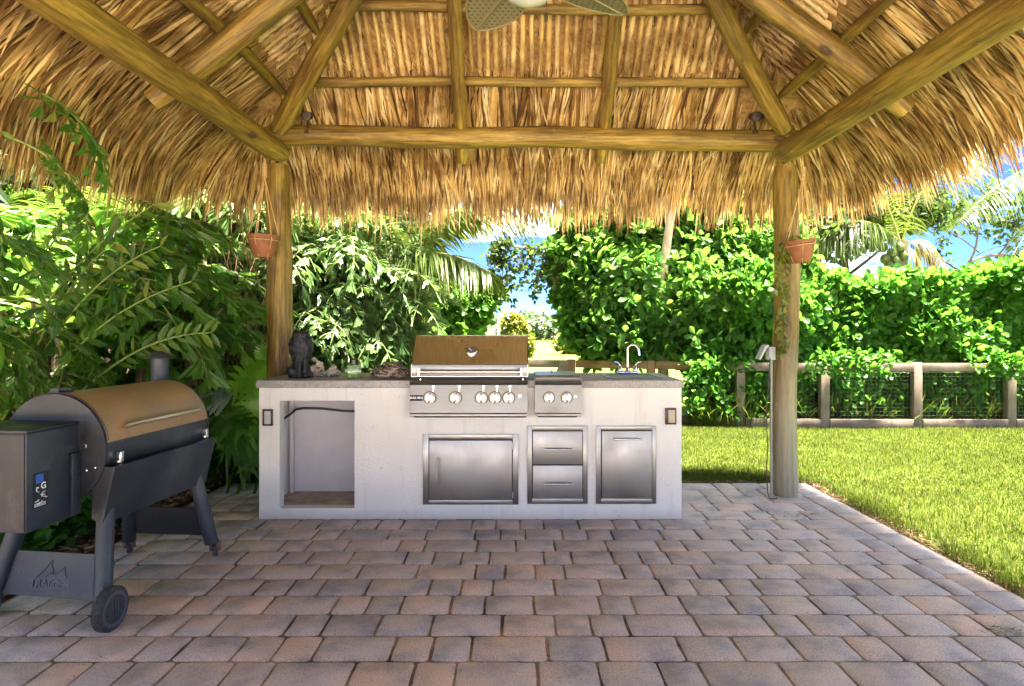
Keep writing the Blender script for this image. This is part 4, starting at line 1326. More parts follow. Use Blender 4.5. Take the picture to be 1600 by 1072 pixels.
def blade_w(t): return 0.105 * (math.sin(math.pi * min(1, (t * 0.93 + 0.07)) ** 0.8)) ** 0.65 + 0.004
for k in range(5):
    ang = R(42 + 72 * k)
    hb = bpy.data.objects.new('blade', None)
    # oval plate
    N_ = 18; top = []; 
    xs = [0.17 + 0.37 * t / N_ for t in range(N_ + 1)]
    ws = [blade_w(t / N_) for t in range(N_ + 1)]
    outl = [(x, w, 0) for x, w in zip(xs, ws)] + [(x, -w, 0) for x, w in reversed(list(zip(xs, ws)))]
    Mb_ = Matrix.Rotation(ang, 4, 'Z') @ Matrix.Rotation(R(9), 4, 'X')
    mb = MB(); mb.extr(outl, (0, 0, 0.004), M=Mb_)
    bl_ = mb.build('blade', M['wickerd'], fan, local=True, smooth=0)
    # weave: crossing strips on the underside
    mbw = MB()
    def inside(x, y):
        t = (x - 0.17) / 0.37
        return 0.02 < t < 0.985 and abs(y) < blade_w(t) - 0.004
    for sgn in (1, -1):
        for c_ in np.arange(-0.4, 0.9, 0.030):
            run = []
            for s_ in np.arange(-0.6, 1.2, 0.006):
                x = c_ + s_ * 0.62; y = sgn * (s_ * 0.785 - 0.3)
                ok = inside(x, y)
                if ok: run.append((x, y))
                if (not ok or s_ > 1.19) and len(run) > 1:
                    a_, b_2 = run[0], run[-1]
                    dx_, dy_ = b_2[0] - a_[0], b_2[1] - a_[1]; ll = math.hypot(dx_, dy_)
                    px_, py_ = -dy_ / ll * 0.0075, dx_ / ll * 0.0075
                    z_ = -0.0012 - 0.0014 * (sgn > 0)
                    mbw.add([Mb_ @ Vector((a_[0] + px_, a_[1] + py_, z_)), Mb_ @ Vector((a_[0] - px_, a_[1] - py_, z_)), Mb_ @ Vector((b_2[0] - px_, b_2[1] - py_, z_)), Mb_ @ Vector((b_2[0] + px_, b_2[1] + py_, z_))], [(0, 1, 2, 3)])
                    run = []
    wv = mbw.build('weave', M['wicker'], None, smooth=0); wv.parent = bl_
    mb = MB(); mb.tube([Mb_ @ Vector(p) for p in outl], 0.005, 6, closed=True); mb.tube([Mb_ @ Vector((0.09, 0, 0.0)), Mb_ @ Vector((0.2, 0, -0.003)), Mb_ @ Vector((0.53, 0, -0.004))], 0.004, 5)
    rm = mb.build('blade_rim', M['wicker'], None); rm.parent = bl_

# ------------------------------------------------------------------ beam spotlights
def spot(px, py, lab):
    p = P(px, py, 4.86)
    t = empty('spotlight', (p.x, p.y, 2.755)); tag(t, lab, 'spotlight', 'small spotlights on the cross beam')
    d = Vector((0.02, -0.75, -0.25)).normalized()
    q = d.to_track_quat('Z', 'Y').to_matrix().to_4x4()
    c = Vector((0, 0, p.z - 2.755))
    Ms = Matrix.Translation(c) @ q
    MB().lathe([(0.020, -0.07), (0.030, -0.06), (0.031, 0.01), (0.036, 0.03), (0.036, 0.045), (0.031, 0.046), (0.030, 0.036)], 22, Ms).build('lamp_housing', M['bronze'], t, local=True)
    MB().lathe([(0.0295, 0.030), (0.0295, 0.036)], 20, Ms).build('lens', m_plain("lamp_glass", (0.30, 0.26, 0.22), 0.15, 0.3), t, local=True)
    mb = MB(); mb.lathe([(0.022, -0.02), (0.022, 0.0), (0.01, 0.012)], 14); mb.cyl((0, 0, 0), c + Vector((0, 0.02, -0.01)), 0.008, n=8)
    mb.build('bracket', M['bronze'], t, local=True)
spot(480, 181, 'small dark spotlight on the cross beam above the left post')
spot(1180, 182, 'small dark spotlight on the cross beam above the right post')

# ------------------------------------------------------------------ hanging pots
def hanging_pot(px, pytop, pybot, ktop, Y, lab, tilt, seed):
    c = P(px, pybot, Y); h = (pybot - pytop) / 1000 * Y
    t = empty('hanging_pot', c); tag(t, lab, 'hanging pot', 'terracotta pots hung from the side beams')
    r = 0.108
    Mt_ = Matrix.Rotation(tilt, 4, 'Y')
    MB().lathe([(0.03, 0.0), (0.058, 0.0), (0.080, h * 0.22), (0.098, h * 0.55), (r - .002, h * 0.80), (r + .003, h * 0.82), (r + .003, h), (r - 0.008, h), (r - 0.012, h * 0.8), (0.06, h * 0.6), (0.001, h * .55)], 32, Mt_).build('pot', M['terra'], t, local=True)
    kz = P(px, ktop, Y).z - c.z
    kx = 0.012
    mb = MB(); rr = random.Random(seed)
    kn = kz - 0.13
    for a in (20, 140, 200, 260, 320, 80):
        a_ = R(a)
        q = Mt_ @ Vector(((r + .004) * math.cos(a_), (r + .004) * math.sin(a_), h * 0.78))
        mb.tube([(kx, 0, kn), (kx * .5 + q.x * .5 + rr.uniform(-.006, .006), q.y * .5, (kn + q.z) / 2), tuple(q)], 0.0042, 5)
        mb.tube([tuple(q), (q.x * 0.5, q.y * 0.5, -0.012)], 0.0025, 5)
    mb.tube([Mt_ @ Vector(((r + .004) * math.cos(R(k * 15)), (r + .004) * math.sin(R(k * 15)), h * 0.76)) for k in range(24)], 0.0032, 5, closed=True)
    for k in range(8):
        mb.tube([Vector((kx + 0.013 * math.cos(R(j * 45)), 0.013 * math.sin(R(j * 45)), kn + 0.012 * k)) for j in range(8)], 0.006, 6, closed=True)
    mb.tube([(kx, 0, kn), (kx, 0, kz)], 0.007, 6)
    mb.build('rope_hanger', M['rope'], t, local=True)
    return t
potL = hanging_pot(411, 368, 403, 248, 4.60, 'terracotta pot hung by ropes beside the left post, empty', R(2), 1)
potR = hanging_pot(1252, 376, 410, 252, 4.60, 'terracotta pot with trailing yellow-green vine hung beside the right post', R(-8), 2)

# ------------------------------------------------------------------ electrical boxes on the posts
t = empty('outlet_post_box', (1.905, 4.80, 0)); tag(t, 'grey weatherproof outlet with open cover and white conduit on the right post', 'outlet')
bx = P(1204, 551, 4.78)
MB().box(bx.x - 0.024, bx.x + 0.026, 4.745, 4.82, P(0, 562, 4.78).z, P(0, 542, 4.78).z, c=0.005).build('box', M['greyplastic'], t)
mb = MB(); zc = P(0, 541, 4.78).z
mb.extr([(bx.x - 0.026, 4.74, zc), (bx.x - 0.034, 4.74, zc + 0.012), (bx.x - 0.055, 4.74, zc + 0.0), (bx.x - 0.10, 4.74, zc - 0.095), (bx.x - 0.088, 4.74, zc - 0.098), (bx.x - 0.045, 4.74, zc - 0.015)], (0, 0.085, 0))
mb.build('open_cover', M['greyplastic'], t)
mb = MB(); mb.cyl((bx.x + 0.004, 4.775, 0.0), (bx.x + 0.004, 4.775, P(0, 562, 4.78).z), 0.008, n=10); mb.build('conduit', m_plain("pale_conduit", (0.30, 0.29, 0.28), 0.5), t)
mb = MB()
mb.tube([(1.885, 4.73, 1.04), (1.86, 4.70, 0.9), (1.845, 4.70, 0.6), (1.855, 4.70, 0.38), (1.84, 4.69, 0.22), (1.855, 4.70, 0.05), (1.875, 4.72, 0.006), (1.90, 4.70, 0.006), (1.93, 4.715, 0.008)], 0.0035, 6)
o = mb.build('cord', M['cable']); tag(o, 'thin brown cord hanging down beside the right post', 'cord')
mb = MB(); mb.tube([(1.885, 4.79, 0.012), (1.875, 4.75, 0.02), (1.885, 4.77, 0.06), (1.90, 4.80, 0.10)], 0.014, 8)
t2 = empty('post_switch_box', (-1.70, 4.82, ct)); tag(t2, 'grey switch box and conduit on the left post behind the black figure', 'switch box')
bx = P(449, 548, 4.80)
MB().box(bx.x - 0.026, bx.x + 0.02, 4.80, 4.87, P(0, 558, 4.8).z, P(0, 538, 4.8).z, c=0.004).build('box', M['greyplastic'], t2)
mb = MB(); mb.cyl((bx.x, 4.83, ct - 0.9), (bx.x, 4.83, P(0, 558, 4.8).z), 0.014, n=10); mb.build('conduit', M['greyplastic'], t2)
# ------------------------------------------------------------------ foliage tools
def rand_unit(n):
    v = RNG.normal(0, 1, (n, 3)); return unit(v)

def template(kind):
    if kind == 'obovate':      # clusia leaf, folded along the midrib
        st = [(0.0, 0.03), (0.35, 0.52), (0.7, 0.92), (0.92, 0.55), (1.0, 0.0)]
        wv = 0.30
    elif kind == 'lance':
        st = [(0.0, 0.05), (0.3, 0.9), (0.65, 0.8), (1.0, 0.0)]
        wv = 0.16
    elif kind == 'ovate':
        st = [(0.0, 0.1), (0.35, 1.0), (0.7, 0.65), (1.0, 0.0)]
        wv = 0.30
    elif kind == 'small':
        st = [(0.0, 0.0), (0.5, 1.0), (1.0, 0.0)]
        wv = 0.27
    V = []; F = []; rows = []
    for (t, w_) in st:
        c = len(V)
        dz = -0.10 * t * t
        if w_ < 0.02: V.append((0, t, dz)); rows.append((c, c, c))
        else:
            V += [(-wv * w_, t, dz + 0.22 * wv * w_), (0, t, dz), (wv * w_, t, dz + 0.22 * wv * w_)]; rows.append((c, c + 1, c + 2))
    for a, b in zip(rows[:-1], rows[1:]):
        for (i, j) in ((0, 1), (1, 2)):
            q = [a[i], a[j], b[j], b[i]]
            F.append((q[0], q[1], q[2])); F.append((q[0], q[2], q[3]))
    F = [f for f in F if len(set(f)) == 3]
    return np.array(V, float), np.array(F)

def fishtail_template(rr):
    """wedge-shaped leaflet with a ragged, lobed outer edge"""
    L = 1.0; lw = rr.uniform(0.30, 0.44); skew = rr.uniform(0.0, 0.30)
    n = 7
    V = [(0, 0, 0)]
    for k in range(n):
        t = k / (n - 1)
        x = (t - 0.5) * 2 * lw * (1.0)
        y = 0.82 + skew * (t - 0.5) * 1.4 + (0.10 if k % 2 == 0 else -0.02) + rr.uniform(-.05, .05)
        V.append((x, y, 0.05 * math.sin(k * 2.1) - 0.05))
    m0 = len(V)
    for k in range(n):
        v = V[1 + k]; V.append((v[0] * 0.72, v[1] * 0.55, 0.035 * (1 if k % 2 else -1)))
    F = []
    for k in range(n - 1):
        F.append((0, m0 + k, m0 + k + 1))
        F.append((m0 + k, 1 + k, 2 + k)); F.append((m0 + k, 2 + k, m0 + k + 1))
    return np.array(V, float), np.array(F)

def scatter(tmpl, pos, d, nrm, size):
    """place template leaves: y axis along d, z axis near nrm"""
    TV, TF = tmpl
    d = unit(d); x = unit(np.cross(d, nrm)); z = np.cross(x, d)
    V = pos[:, None, :] + size[:, None, None] * (TV[None, :, 0:1] * x[:, None, :] + TV[None, :, 1:2] * d[:, None, :] + TV[None, :, 2:3] * z[:, None, :])
    F = np.arange(len(pos))[:, None, None] * len(TV) + TF[None]
    return V.reshape(-1, 3), F.reshape(-1, 3)

def rosettes(tmpl, pos, axis, size, per=6, spread=1.0, sizevar=0.42, droop=0.0):
    """groups of leaves round twig tips"""
    n = len(pos)
    axis = unit(axis)
    a = unit(np.cross(axis, rand_unit(n))); b = np.cross(axis, a)
    Ps = []; Ds = []; Ns = []; Sz = []
    for k in range(per):
        an = 2 * math.pi * k / per + RNG.normal(0, 0.35, n)
        el = RNG.uniform(0.15, 0.9, n)[:, None]
        rad = np.cos(an)[:, None] * a + np.sin(an)[:, None] * b
        dd = unit(rad * spread * (1.1 - el * 0.6) + axis * el * 0.9 + np.array([[0, 0, -droop]]))
        Ps.append(pos + dd * 0.012 + axis * RNG.normal(0, 0.012, n)[:, None]); Ds.append(dd)
        Ns.append(unit(axis + RNG.normal(0, .25, (n, 3)) - rad * 0.2))
        Sz.append(size * RNG.uniform(1 - sizevar, 1 + sizevar, n))
    return scatter(tmpl, np.concatenate(Ps), np.concatenate(Ds), np.concatenate(Ns), np.concatenate(Sz))

T_ob, T_la, T_ov, T_sm = [template(k) for k in ('obovate', 'lance', 'ovate', 'small')]

M['clusia'] = m_leaf("clusia_leaf", [(0.0, (0.028, 0.087, 0.013)), (0.45, (0.051, 0.140, 0.022)), (0.8, (0.074, 0.181, 0.031)), (1.0, (0.124, 0.227, 0.043))], rough=0.45, trans=0.46, tcol=(0.221, 0.488, 0.051), spec=0.22)
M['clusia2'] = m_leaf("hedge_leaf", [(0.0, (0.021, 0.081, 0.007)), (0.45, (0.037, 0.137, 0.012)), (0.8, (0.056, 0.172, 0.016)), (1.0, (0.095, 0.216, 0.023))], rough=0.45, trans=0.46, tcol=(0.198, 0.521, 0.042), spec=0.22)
M['fish'] = m_leaf("fishtail_leaf", [(0.0, (0.031, 0.098, 0.013)), (0.5, (0.057, 0.155, 0.020)), (0.85, (0.106, 0.214, 0.031)), (1.0, (0.250, 0.268, 0.061))], rough=0.33, trans=0.42, tcol=(0.316, 0.604, 0.057), spec=0.35)
M['fish_pale'] = m_leaf("pale_fishtail_leaf", [(0.0, (0.053, 0.126, 0.034)), (0.5, (0.105, 0.190, 0.066)), (1.0, (0.185, 0.251, 0.105))], rough=0.28, trans=0.28, tcol=(0.264, 0.439, 0.070), spec=0.35)
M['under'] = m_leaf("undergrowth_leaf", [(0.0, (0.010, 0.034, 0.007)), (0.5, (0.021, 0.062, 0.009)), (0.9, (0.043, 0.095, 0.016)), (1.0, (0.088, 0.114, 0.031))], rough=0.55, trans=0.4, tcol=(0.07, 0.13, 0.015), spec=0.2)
M['thin'] = m_leaf("thin_tree_leaf", [(0.0, (0.022, 0.049, 0.011)), (0.6, (0.044, 0.082, 0.022)), (1.0, (0.093, 0.112, 0.037))], rough=0.5, trans=0.35, tcol=(0.12, 0.22, 0.03), spec=0.2)
M['coco'] = m_leaf("coconut_leaf", [(0.0, (0.022, 0.049, 0.007)), (0.5, (0.049, 0.082, 0.015)), (0.9, (0.089, 0.123, 0.034)), (1.0, (0.149, 0.142, 0.044))], rough=0.35, trans=0.35, tcol=(0.210, 0.300, 0.036))
M['coco_dry'] = m_leaf("dying_coconut_leaf", [(0.0, (0.087, 0.062, 0.025)), (0.5, (0.174, 0.149, 0.043)), (1.0, (0.260, 0.236, 0.087))], rough=0.5, trans=0.3, tcol=(0.5, 0.4, 0.1))
M['yellow'] = m_leaf("yellow_green_leaf", [(0.0, (0.072, 0.103, 0.009)), (0.5, (0.143, 0.170, 0.016)), (1.0, (0.224, 0.215, 0.027))], rough=0.45, trans=0.35, tcol=(0.280, 0.308, 0.028))
M['far'] = m_leaf("far_tree_leaf", [(0.0, (0.025, 0.054, 0.020)), (1.0, (0.054, 0.094, 0.034))], rough=0.6, trans=0.2)
M['monstera'] = m_leaf("monstera_leaf", [(0.0, (0.084, 0.240, 0.024)), (1.0, (0.156, 0.360, 0.036))], rough=0.3, trans=0.35, tcol=(0.525, 0.900, 0.045))
M['monstera_grey'] = m_leaf("grey_green_monstera_leaf", [(0.0, (0.128, 0.192, 0.160)), (1.0, (0.176, 0.248, 0.208))], rough=0.25, trans=0.1, spec=0.9)
M['grass'] = m_leaf("grass_blade", [(0.0, (0.028, 0.050, 0.006)), (0.5, (0.055, 0.081, 0.011)), (0.85, (0.082, 0.103, 0.017)), (1.0, (0.131, 0.114, 0.041))], rough=0.7, spec=0.12, trans=0.35, tcol=(0.228, 0.316, 0.032))
def m_bark(name, a, b_, sc=14):
    return m_plain(name, a, 0.9) if False else _bark(name, a, b_, sc)
def _bark(name, a, b_, sc):
    m, n, l, b = newmat(name)
    co = n.new("ShaderNodeTexCoord").outputs['Object']
    t, r = noisecol(n, l, co, sc, [(0.3, a), (0.7, b_)], detail=8, stretch=(1.5, 1.5, 0.35))
    l.new(r.outputs['Color'], b.inputs['Base Color']); b.inputs['Roughness'].default_value = 0.9
    bump(n, l, b, t.outputs['Fac'], 0.7, 0.02)
    return m
M['bark'] = _bark("brown_bark", (0.07, 0.045, 0.03), (0.24, 0.165, 0.11), 12)
M['bark_pale'] = _bark("pale_bark", (0.22, 0.18, 0.13), (0.46, 0.39, 0.30), 10)
M['stemg'] = m_plain("green_stem", (0.16, 0.22, 0.05), 0.6, nscale=20)
M['branch'] = _bark("thin_branch_bark", (0.12, 0.08, 0.06), (0.30, 0.20, 0.15), 20)

def bez(p0, p1, p2, n):
    p0, p1, p2 = map(Vector, (p0, p1, p2))
    return [(1 - t) ** 2 * p0 + 2 * t * (1 - t) * p1 + t * t * p2 for t in [k / n for k in range(n + 1)]]

# ------------------------------------------------------------------ lawn grass
def grass(name, n, xr, yr, inside, hr, parent=None, zb=-0.022, wid=(0.004, 0.008)):
    x = RNG.uniform(*xr, n); y = RNG.uniform(*yr, n)
    k = inside(x, y); x = x[k]; y = y[k]; n = len(x)
    p0 = np.column_stack([x, y, np.full(n, zb)])
    patch = 0.75 + 0.5 * np.sin(x * 2.1 + np.sin(y * 1.7) * 2) * np.sin(y * 2.6 + x) * 0.5
    L = RNG.uniform(*hr, n) * patch
    az = RNG.uniform(0, 6.283, n); le = np.abs(RNG.normal(0, 0.45, n))
    d = unit(np.column_stack([np.cos(az) * le, np.sin(az) * le, np.ones(n)]))
    side = unit(np.column_stack([np.cos(az + 1.57 + RNG.normal(0, .8, n)), np.sin(az + 1.57), np.zeros(n)]))
    V, F = ribbons(p0, d, L, RNG.uniform(*wid, n) * 1.0, side, RNG.uniform(0.1, 0.9, n), nseg=2, tipw=0.05)
    o = obj(name, npmesh(name, V, F), M['grass'], parent); tag(o, kind='stuff')
    return o
edge = lambda x, y: x > 2.42 + 0.05 * np.sin(y * 5.3) + 0.03 * np.sin(y * 13.7)
grass('grass', 120000, (2.38, 6.2), (2.2, 5.25), lambda x, y: edge(x, y) & (x < y * 0.82 + 0.25) & (RNG.rand(len(x)) < 0.93), (0.03, 0.075), wid=(0.004, 0.008))
grass('grass', 250000, (-0.4, 8.0), (5.20, 9.0), lambda x, y: ((x > 2.3) | (y > 5.28 + 0.03 * np.sin(x * 7))) & (x < y * 0.82 + 0.3) & (x > 0.1 * y - .5), (0.03, 0.07), wid=(0.005, 0.009))
grass('grass', 30000, (2.4, 6.5), (-1.6, 2.2), lambda x, y: x > 2.42, (0.05, 0.1))
# dead thatch and soil crumbs along the paving edge
n = 5000
yy = RNG.uniform(2.0, 5.25, n); xx = 2.375 + np.abs(RNG.normal(0, 0.055, n))
k = RNG.rand(n) < 0.35; xx[k] = RNG.uniform(0.9, 2.4, k.sum()); yy[k] = 5.225 + np.abs(RNG.normal(0, 0.03, k.sum()))
V, F = ribbons(np.column_stack([xx, yy, RNG.uniform(-0.02, 0.004, n)]), unit(RNG.normal(0, 1, (n, 3)) * [1, 1, 0.25]), RNG.uniform(0.015, 0.05, n), RNG.uniform(0.003, 0.009, n), rand_unit(n), np.zeros(n), nseg=2)
M['litter'] = m_leaf("dry_litter", [(0.0, (0.050, 0.025, 0.012)), (0.4, (0.150, 0.075, 0.035)), (0.8, (0.300, 0.190, 0.090)), (1.0, (0.450, 0.330, 0.180))], rough=0.8, trans=0.05)
o = obj('edge_litter', npmesh('edge_litter', V, F), M['litter']); tag(o, kind='stuff')
# wood mulch in the bed
n = 26000
xx = -2.40 - np.abs(RNG.normal(0, 1.1, n)); yy = RNG.uniform(2.2, 7.5, n)
k = RNG.rand(n) < 0.2; yy[k] = 5.0 + RNG.rand(k.sum()) * 1.5; xx[k] = RNG.uniform(-2.4, -1.6, k.sum())
k2 = ~((xx > -2.40) & (yy < 5.26))
xx = xx[k2]; yy = yy[k2]; n = len(xx)
V, F = ribbons(np.column_stack([xx, yy, RNG.uniform(-0.01, 0.03, n)]), unit(RNG.normal(0, 1, (n, 3)) * [1, 1, 0.3]), RNG.uniform(0.03, 0.09, n), RNG.uniform(0.006, 0.02, n), rand_unit(n), np.zeros(n), nseg=2)
o = obj('wood_mulch', npmesh('wood_mulch', V, F), M['litter']); tag(o, kind='stuff')
# blown clippings on the paving
def clippings(cx, cy, r, n, lab):
    p = np.column_stack([cx + RNG.normal(0, r * 1.6, n), cy + RNG.normal(0, r * 0.6, n), np.full(n, 0.003) + RNG.rand(n) * 0.008])
    V, F = ribbons(p, unit(RNG.normal(0, 1, (n, 3)) * [1, 1, 0.06]), RNG.uniform(0.015, 0.045, n), RNG.uniform(0.0015, 0.004, n), unit(RNG.normal(0, 1, (n, 3)) * [1, 1, 0.3]), np.zeros(n), nseg=2)
    o = obj('grass_clippings', npmesh('grass_clippings', V, F), M['grass']); tag(o, kind='stuff')
def debris():
    n = 900
    x = RNG.uniform(-2.3, 2.35, n); y = RNG.uniform(2.1, 5.2, n)
    k = ~((x > -1.75) & (x < 1.15) & (y > 4.15)); k &= RNG.rand(n) < np.where((x < -1.2) | (x > 1.9), 1.0, 0.45)
    x = x[k]; y = y[k]; n = len(x)
    V, F = ribbons(np.column_stack([x, y, np.full(n, 0.004)]), unit(RNG.normal(0, 1, (n, 3)) * [1, 1, .05]), RNG.uniform(0.004, 0.022, n), RNG.uniform(0.0015, 0.006, n), unit(RNG.normal(0, 1, (n, 3)) * [1, 1, .1]), np.zeros(n), nseg=2)
    o = obj('paving_debris', npmesh('paving_debris', V, F), M['litter']); tag(o, kind='stuff')
debris()
clippings(1.93, 4.28, 0.06, 130, ''); clippings(2.02, 2.64, 0.035, 90, ''); clippings(2.25, 4.45, 0.05, 40, '')

# ------------------------------------------------------------------ fence
def fence():
    posts = [P(637, 0, 9.25), P(768, 0, 9.15), P(893, 0, 9.0), P(1018, 0, 8.7), P(1158, 0, 8.32), P(1290, 0, 8.17), P(1435, 0, 8.15), P(1582, 0, 8.15), P(1727, 0, 8.15), P(1870, 0, 8.15)]
    def section(pp, mat_post, mat_board, lab, first, last, wire=True, bottom=True):
        f = empty('fence', (sum(p.x for p in pp) / len(pp), sum(p.y for p in pp) / len(pp), 0)); tag(f, lab, 'fence')
        for i, p in enumerate(pp):
            if (i == 0 and not first) or (i == len(pp) - 1 and not last): continue
            MB().box(p.x - 0.055, p.x + 0.055, p.y, p.y + 0.09, -0.05, 0.83, c=0.006).build('post', mat_post, f)
        for a, b in zip(pp[:-1], pp[1:]):
            d = Vector((b.x - a.x, b.y - a.y, 0)); L = d.length; an = math.atan2(d.y, d.x)
            Mx = Matrix.Translation((a.x, a.y, 0)) @ Matrix.Rotation(an, 4, 'Z')
            MB().box(0.057, L - 0.057, -0.004, 0.034, 0.715, 0.820, c=0.004, M=Mx).build('rail', mat_board, f)
            if bottom: MB().box(0.057, L - 0.057, -0.008, 0.030, -0.02, 0.105, c=0.004, M=Mx).build('kickboard', mat_board, f)
            if wire:
                mb = MB()
                for k in range(int(L / 0.05)):
                    mb.tube([Mx @ Vector((k * 0.05 + .06, 0.04, 0.10)), Mx @ Vector((k * 0.05 + .06, 0.04, 0.72))], 0.0011, 3, caps=False)
                for k in range(1, 13):
                    mb.tube([Mx @ Vector((0.05, 0.043, 0.10 + k * 0.05)), Mx @ Vector((L - .05, 0.043, 0.10 + k * 0.05))], 0.0011, 3, caps=False)
                mb.build('wire_mesh', M['wire'], f, smooth=0)
    section(posts[4:], M['fence'], M['fence'], 'grey-pink timber rail fence with wire mesh along the right-hand hedge', True, True)
    section(posts[2:5], M['fence2'], M['fence2'], 'orange-brown timber fence panel behind the sink under the dense shrub', True, False)
    for o in [x for x in COL.objects if x.name.startswith('fence') and x.type == 'EMPTY']: pass
    section(posts[0:3], M['fence'], M['fence'], 'pale open rail fence behind the gas grill with the field beyond', True, False, wire=False, bottom=False)
fence()
# white-grey brace board leaning at the gate post
mb = MB(); a = P(868, 585, 8.85); b = P(884, 562, 8.85)
mb.extr([P(862, 600, 8.85), P(876, 563, 8.85), P(889, 563, 8.85), P(889, 600, 8.85)], (0, 0.03, 0))
o = mb.build('gate_board', M['fence'], smooth=0); tag(o, 'pale grey angled gate board beside the orange-brown fence post', 'board')

# ------------------------------------------------------------------ hedge and clusia shrub
def surf_hedge(n, x0, x1, yf, yb, z0, ztop, amp=0.10):
    """points and normals on the front, top and back of a clipped but uneven hedge"""
    u = RNG.rand(n); x = RNG.uniform(x0, x1, n)
    ht = ztop(x)
    fr = u < 0.66
    z = np.where(fr, z0 + (ht - z0) * RNG.rand(n), ht)
    y = np.where(fr, yf, RNG.uniform(yf, yb, n))
    nr = np.where(fr[:, None], np.array([[0, -1, 0.25]]), np.array([[0, -0.3, 1]]))
    bl = amp * (np.sin(x * 3.1 + z * 2.3) + np.sin(x * 7.3 - z * 5.1) * 0.6 + np.sin(z * 6.0 + x * 1.3) * 0.5)
    dep = np.abs(RNG.normal(0, 0.13, n))
    p = np.column_stack([x, y, z]) - unit(nr) * dep[:, None] + unit(nr) * bl[:, None]
    return p, nr + RNG.normal(0, 0.45, (n, 3))
hedge = empty('hedge', (5.4, 8.9, 0))
tag(hedge, 'long bright green clipped hedge of rounded leaves behind the right-hand fence', 'hedge')
ztp = lambda x: 1.97 + 0.06 * np.sin(x * 2.2) + 0.05 * np.sin(x * 5.9 + 1)
p, nr = surf_hedge(8200, 2.6, 9.2, 8.42, 9.5, 0.55, ztp)
V1 = rosettes(T_ob, p, nr, 0.118, per=5, spread=1.0, droop=0.1)
# leaves over and through the fence rail and lower mesh
n = 3400
x = RNG.uniform(2.2, 9.0, n); z = RNG.uniform(0.12, 0.85, n)
keep = (np.sin(x * 2.6 + 0.7) * 0.5 + z * 1.1 + RNG.rand(n) * 0.6) > 0.18
keep &= (x > 3.45) | (RNG.rand(n) < 0.3)
p = np.column_stack([x, 8.30 + np.abs(RNG.normal(0, 0.10, n)), z])[keep]
V2 = rosettes(T_ob, p, np.array([[0, -1, 0.3]]) + RNG.normal(0, .5, (len(p), 3)), 0.085, per=5)
n = 420; x = RNG.uniform(2.3, 9.0, n)
keep = (np.sin(x * 3.3) + RNG.rand(n) > 0.55) & ((x > 3.45) | (RNG.rand(n) < 0.15))
p = np.column_stack([x, np.full(n, 8.10), RNG.uniform(0.7, 0.98, n)])[keep]
V3 = rosettes(T_ob, p, np.array([[0, -1, 0.1]]) + RNG.normal(0, .4, (len(p), 3)), 0.09, per=4, droop=0.3)
V, F = joinVF([V1, V2, V3])
o = obj('foliage', npmesh('hedge_foliage', V, F), M['clusia2'], hedge); tag(o, kind='stuff')
mb = MB(); rr = random.Random(2)
for k in range(60):
    x = rr.uniform(2.5, 9.1); mb.tube([(x, 8.9, 0), (x + rr.uniform(-.1, .1), 8.8, 0.7), (x + rr.uniform(-.3, .3), 8.75, 1.6)], [0.014, 0.011, 0.006], 5)
o = mb.build('stems', M['bark'], hedge); tag(o, kind='stuff')
# dense dark core of the hedge as crowded inner leaves
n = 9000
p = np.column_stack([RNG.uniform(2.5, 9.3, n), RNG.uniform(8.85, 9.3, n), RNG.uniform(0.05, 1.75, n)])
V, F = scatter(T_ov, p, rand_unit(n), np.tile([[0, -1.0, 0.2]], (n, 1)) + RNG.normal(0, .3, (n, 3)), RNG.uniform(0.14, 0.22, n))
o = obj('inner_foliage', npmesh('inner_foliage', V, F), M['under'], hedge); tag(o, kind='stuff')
# tall grass growing at the mesh
def tuft(n, xr, yr, hr, mat, name, w=(0.005, 0.012), z0=0.0, lean=0.35, grav=(0.3, 1.2)):
    x = RNG.uniform(*xr, n); y = RNG.uniform(*yr, n)
    az = RNG.uniform(0, 6.283, n); le = np.abs(RNG.normal(0, lean, n))
    d = unit(np.column_stack([np.cos(az) * le, np.sin(az) * le, np.ones(n)]))
    side = unit(np.column_stack([np.cos(az + 1.57), np.sin(az + 1.57), np.zeros(n)]))
    V, F = ribbons(np.column_stack([x, y, np.full(n, z0)]), d, RNG.uniform(*hr, n), RNG.uniform(*w, n), side, RNG.uniform(*grav, n), nseg=4)
    o = obj(name, npmesh(name, V, F), mat); tag(o, kind='stuff'); return o
tuft(5200, (2.3, 9.0), (8.28, 8.6), (0.15, 0.55), M['grass'], 'long_grass')

def blob_points(n, blobs, inner=0.25):
    """points spread through the outer part of several overlapping ellipsoids"""
    vols = np.array([b[3] * b[4] * b[5] for b in blobs]) ** (2 / 3); pr = vols / vols.sum()
    idx = RNG.choice(len(blobs), n, p=pr)
    B = np.array(blobs)[idx]
    u = rand_unit(n)
    r = 1 - np.abs(RNG.normal(0, inner, n))
    r = np.clip(r, 0.1, 1.05) * (1 + 0.10 * np.sin(u[:, 0] * 9 + idx) + 0.08 * np.sin(u[:, 2] * 11 + u[:, 1] * 7))
    p = B[:, :3] + u * B[:, 3:6] * r[:, None]
    return p, u

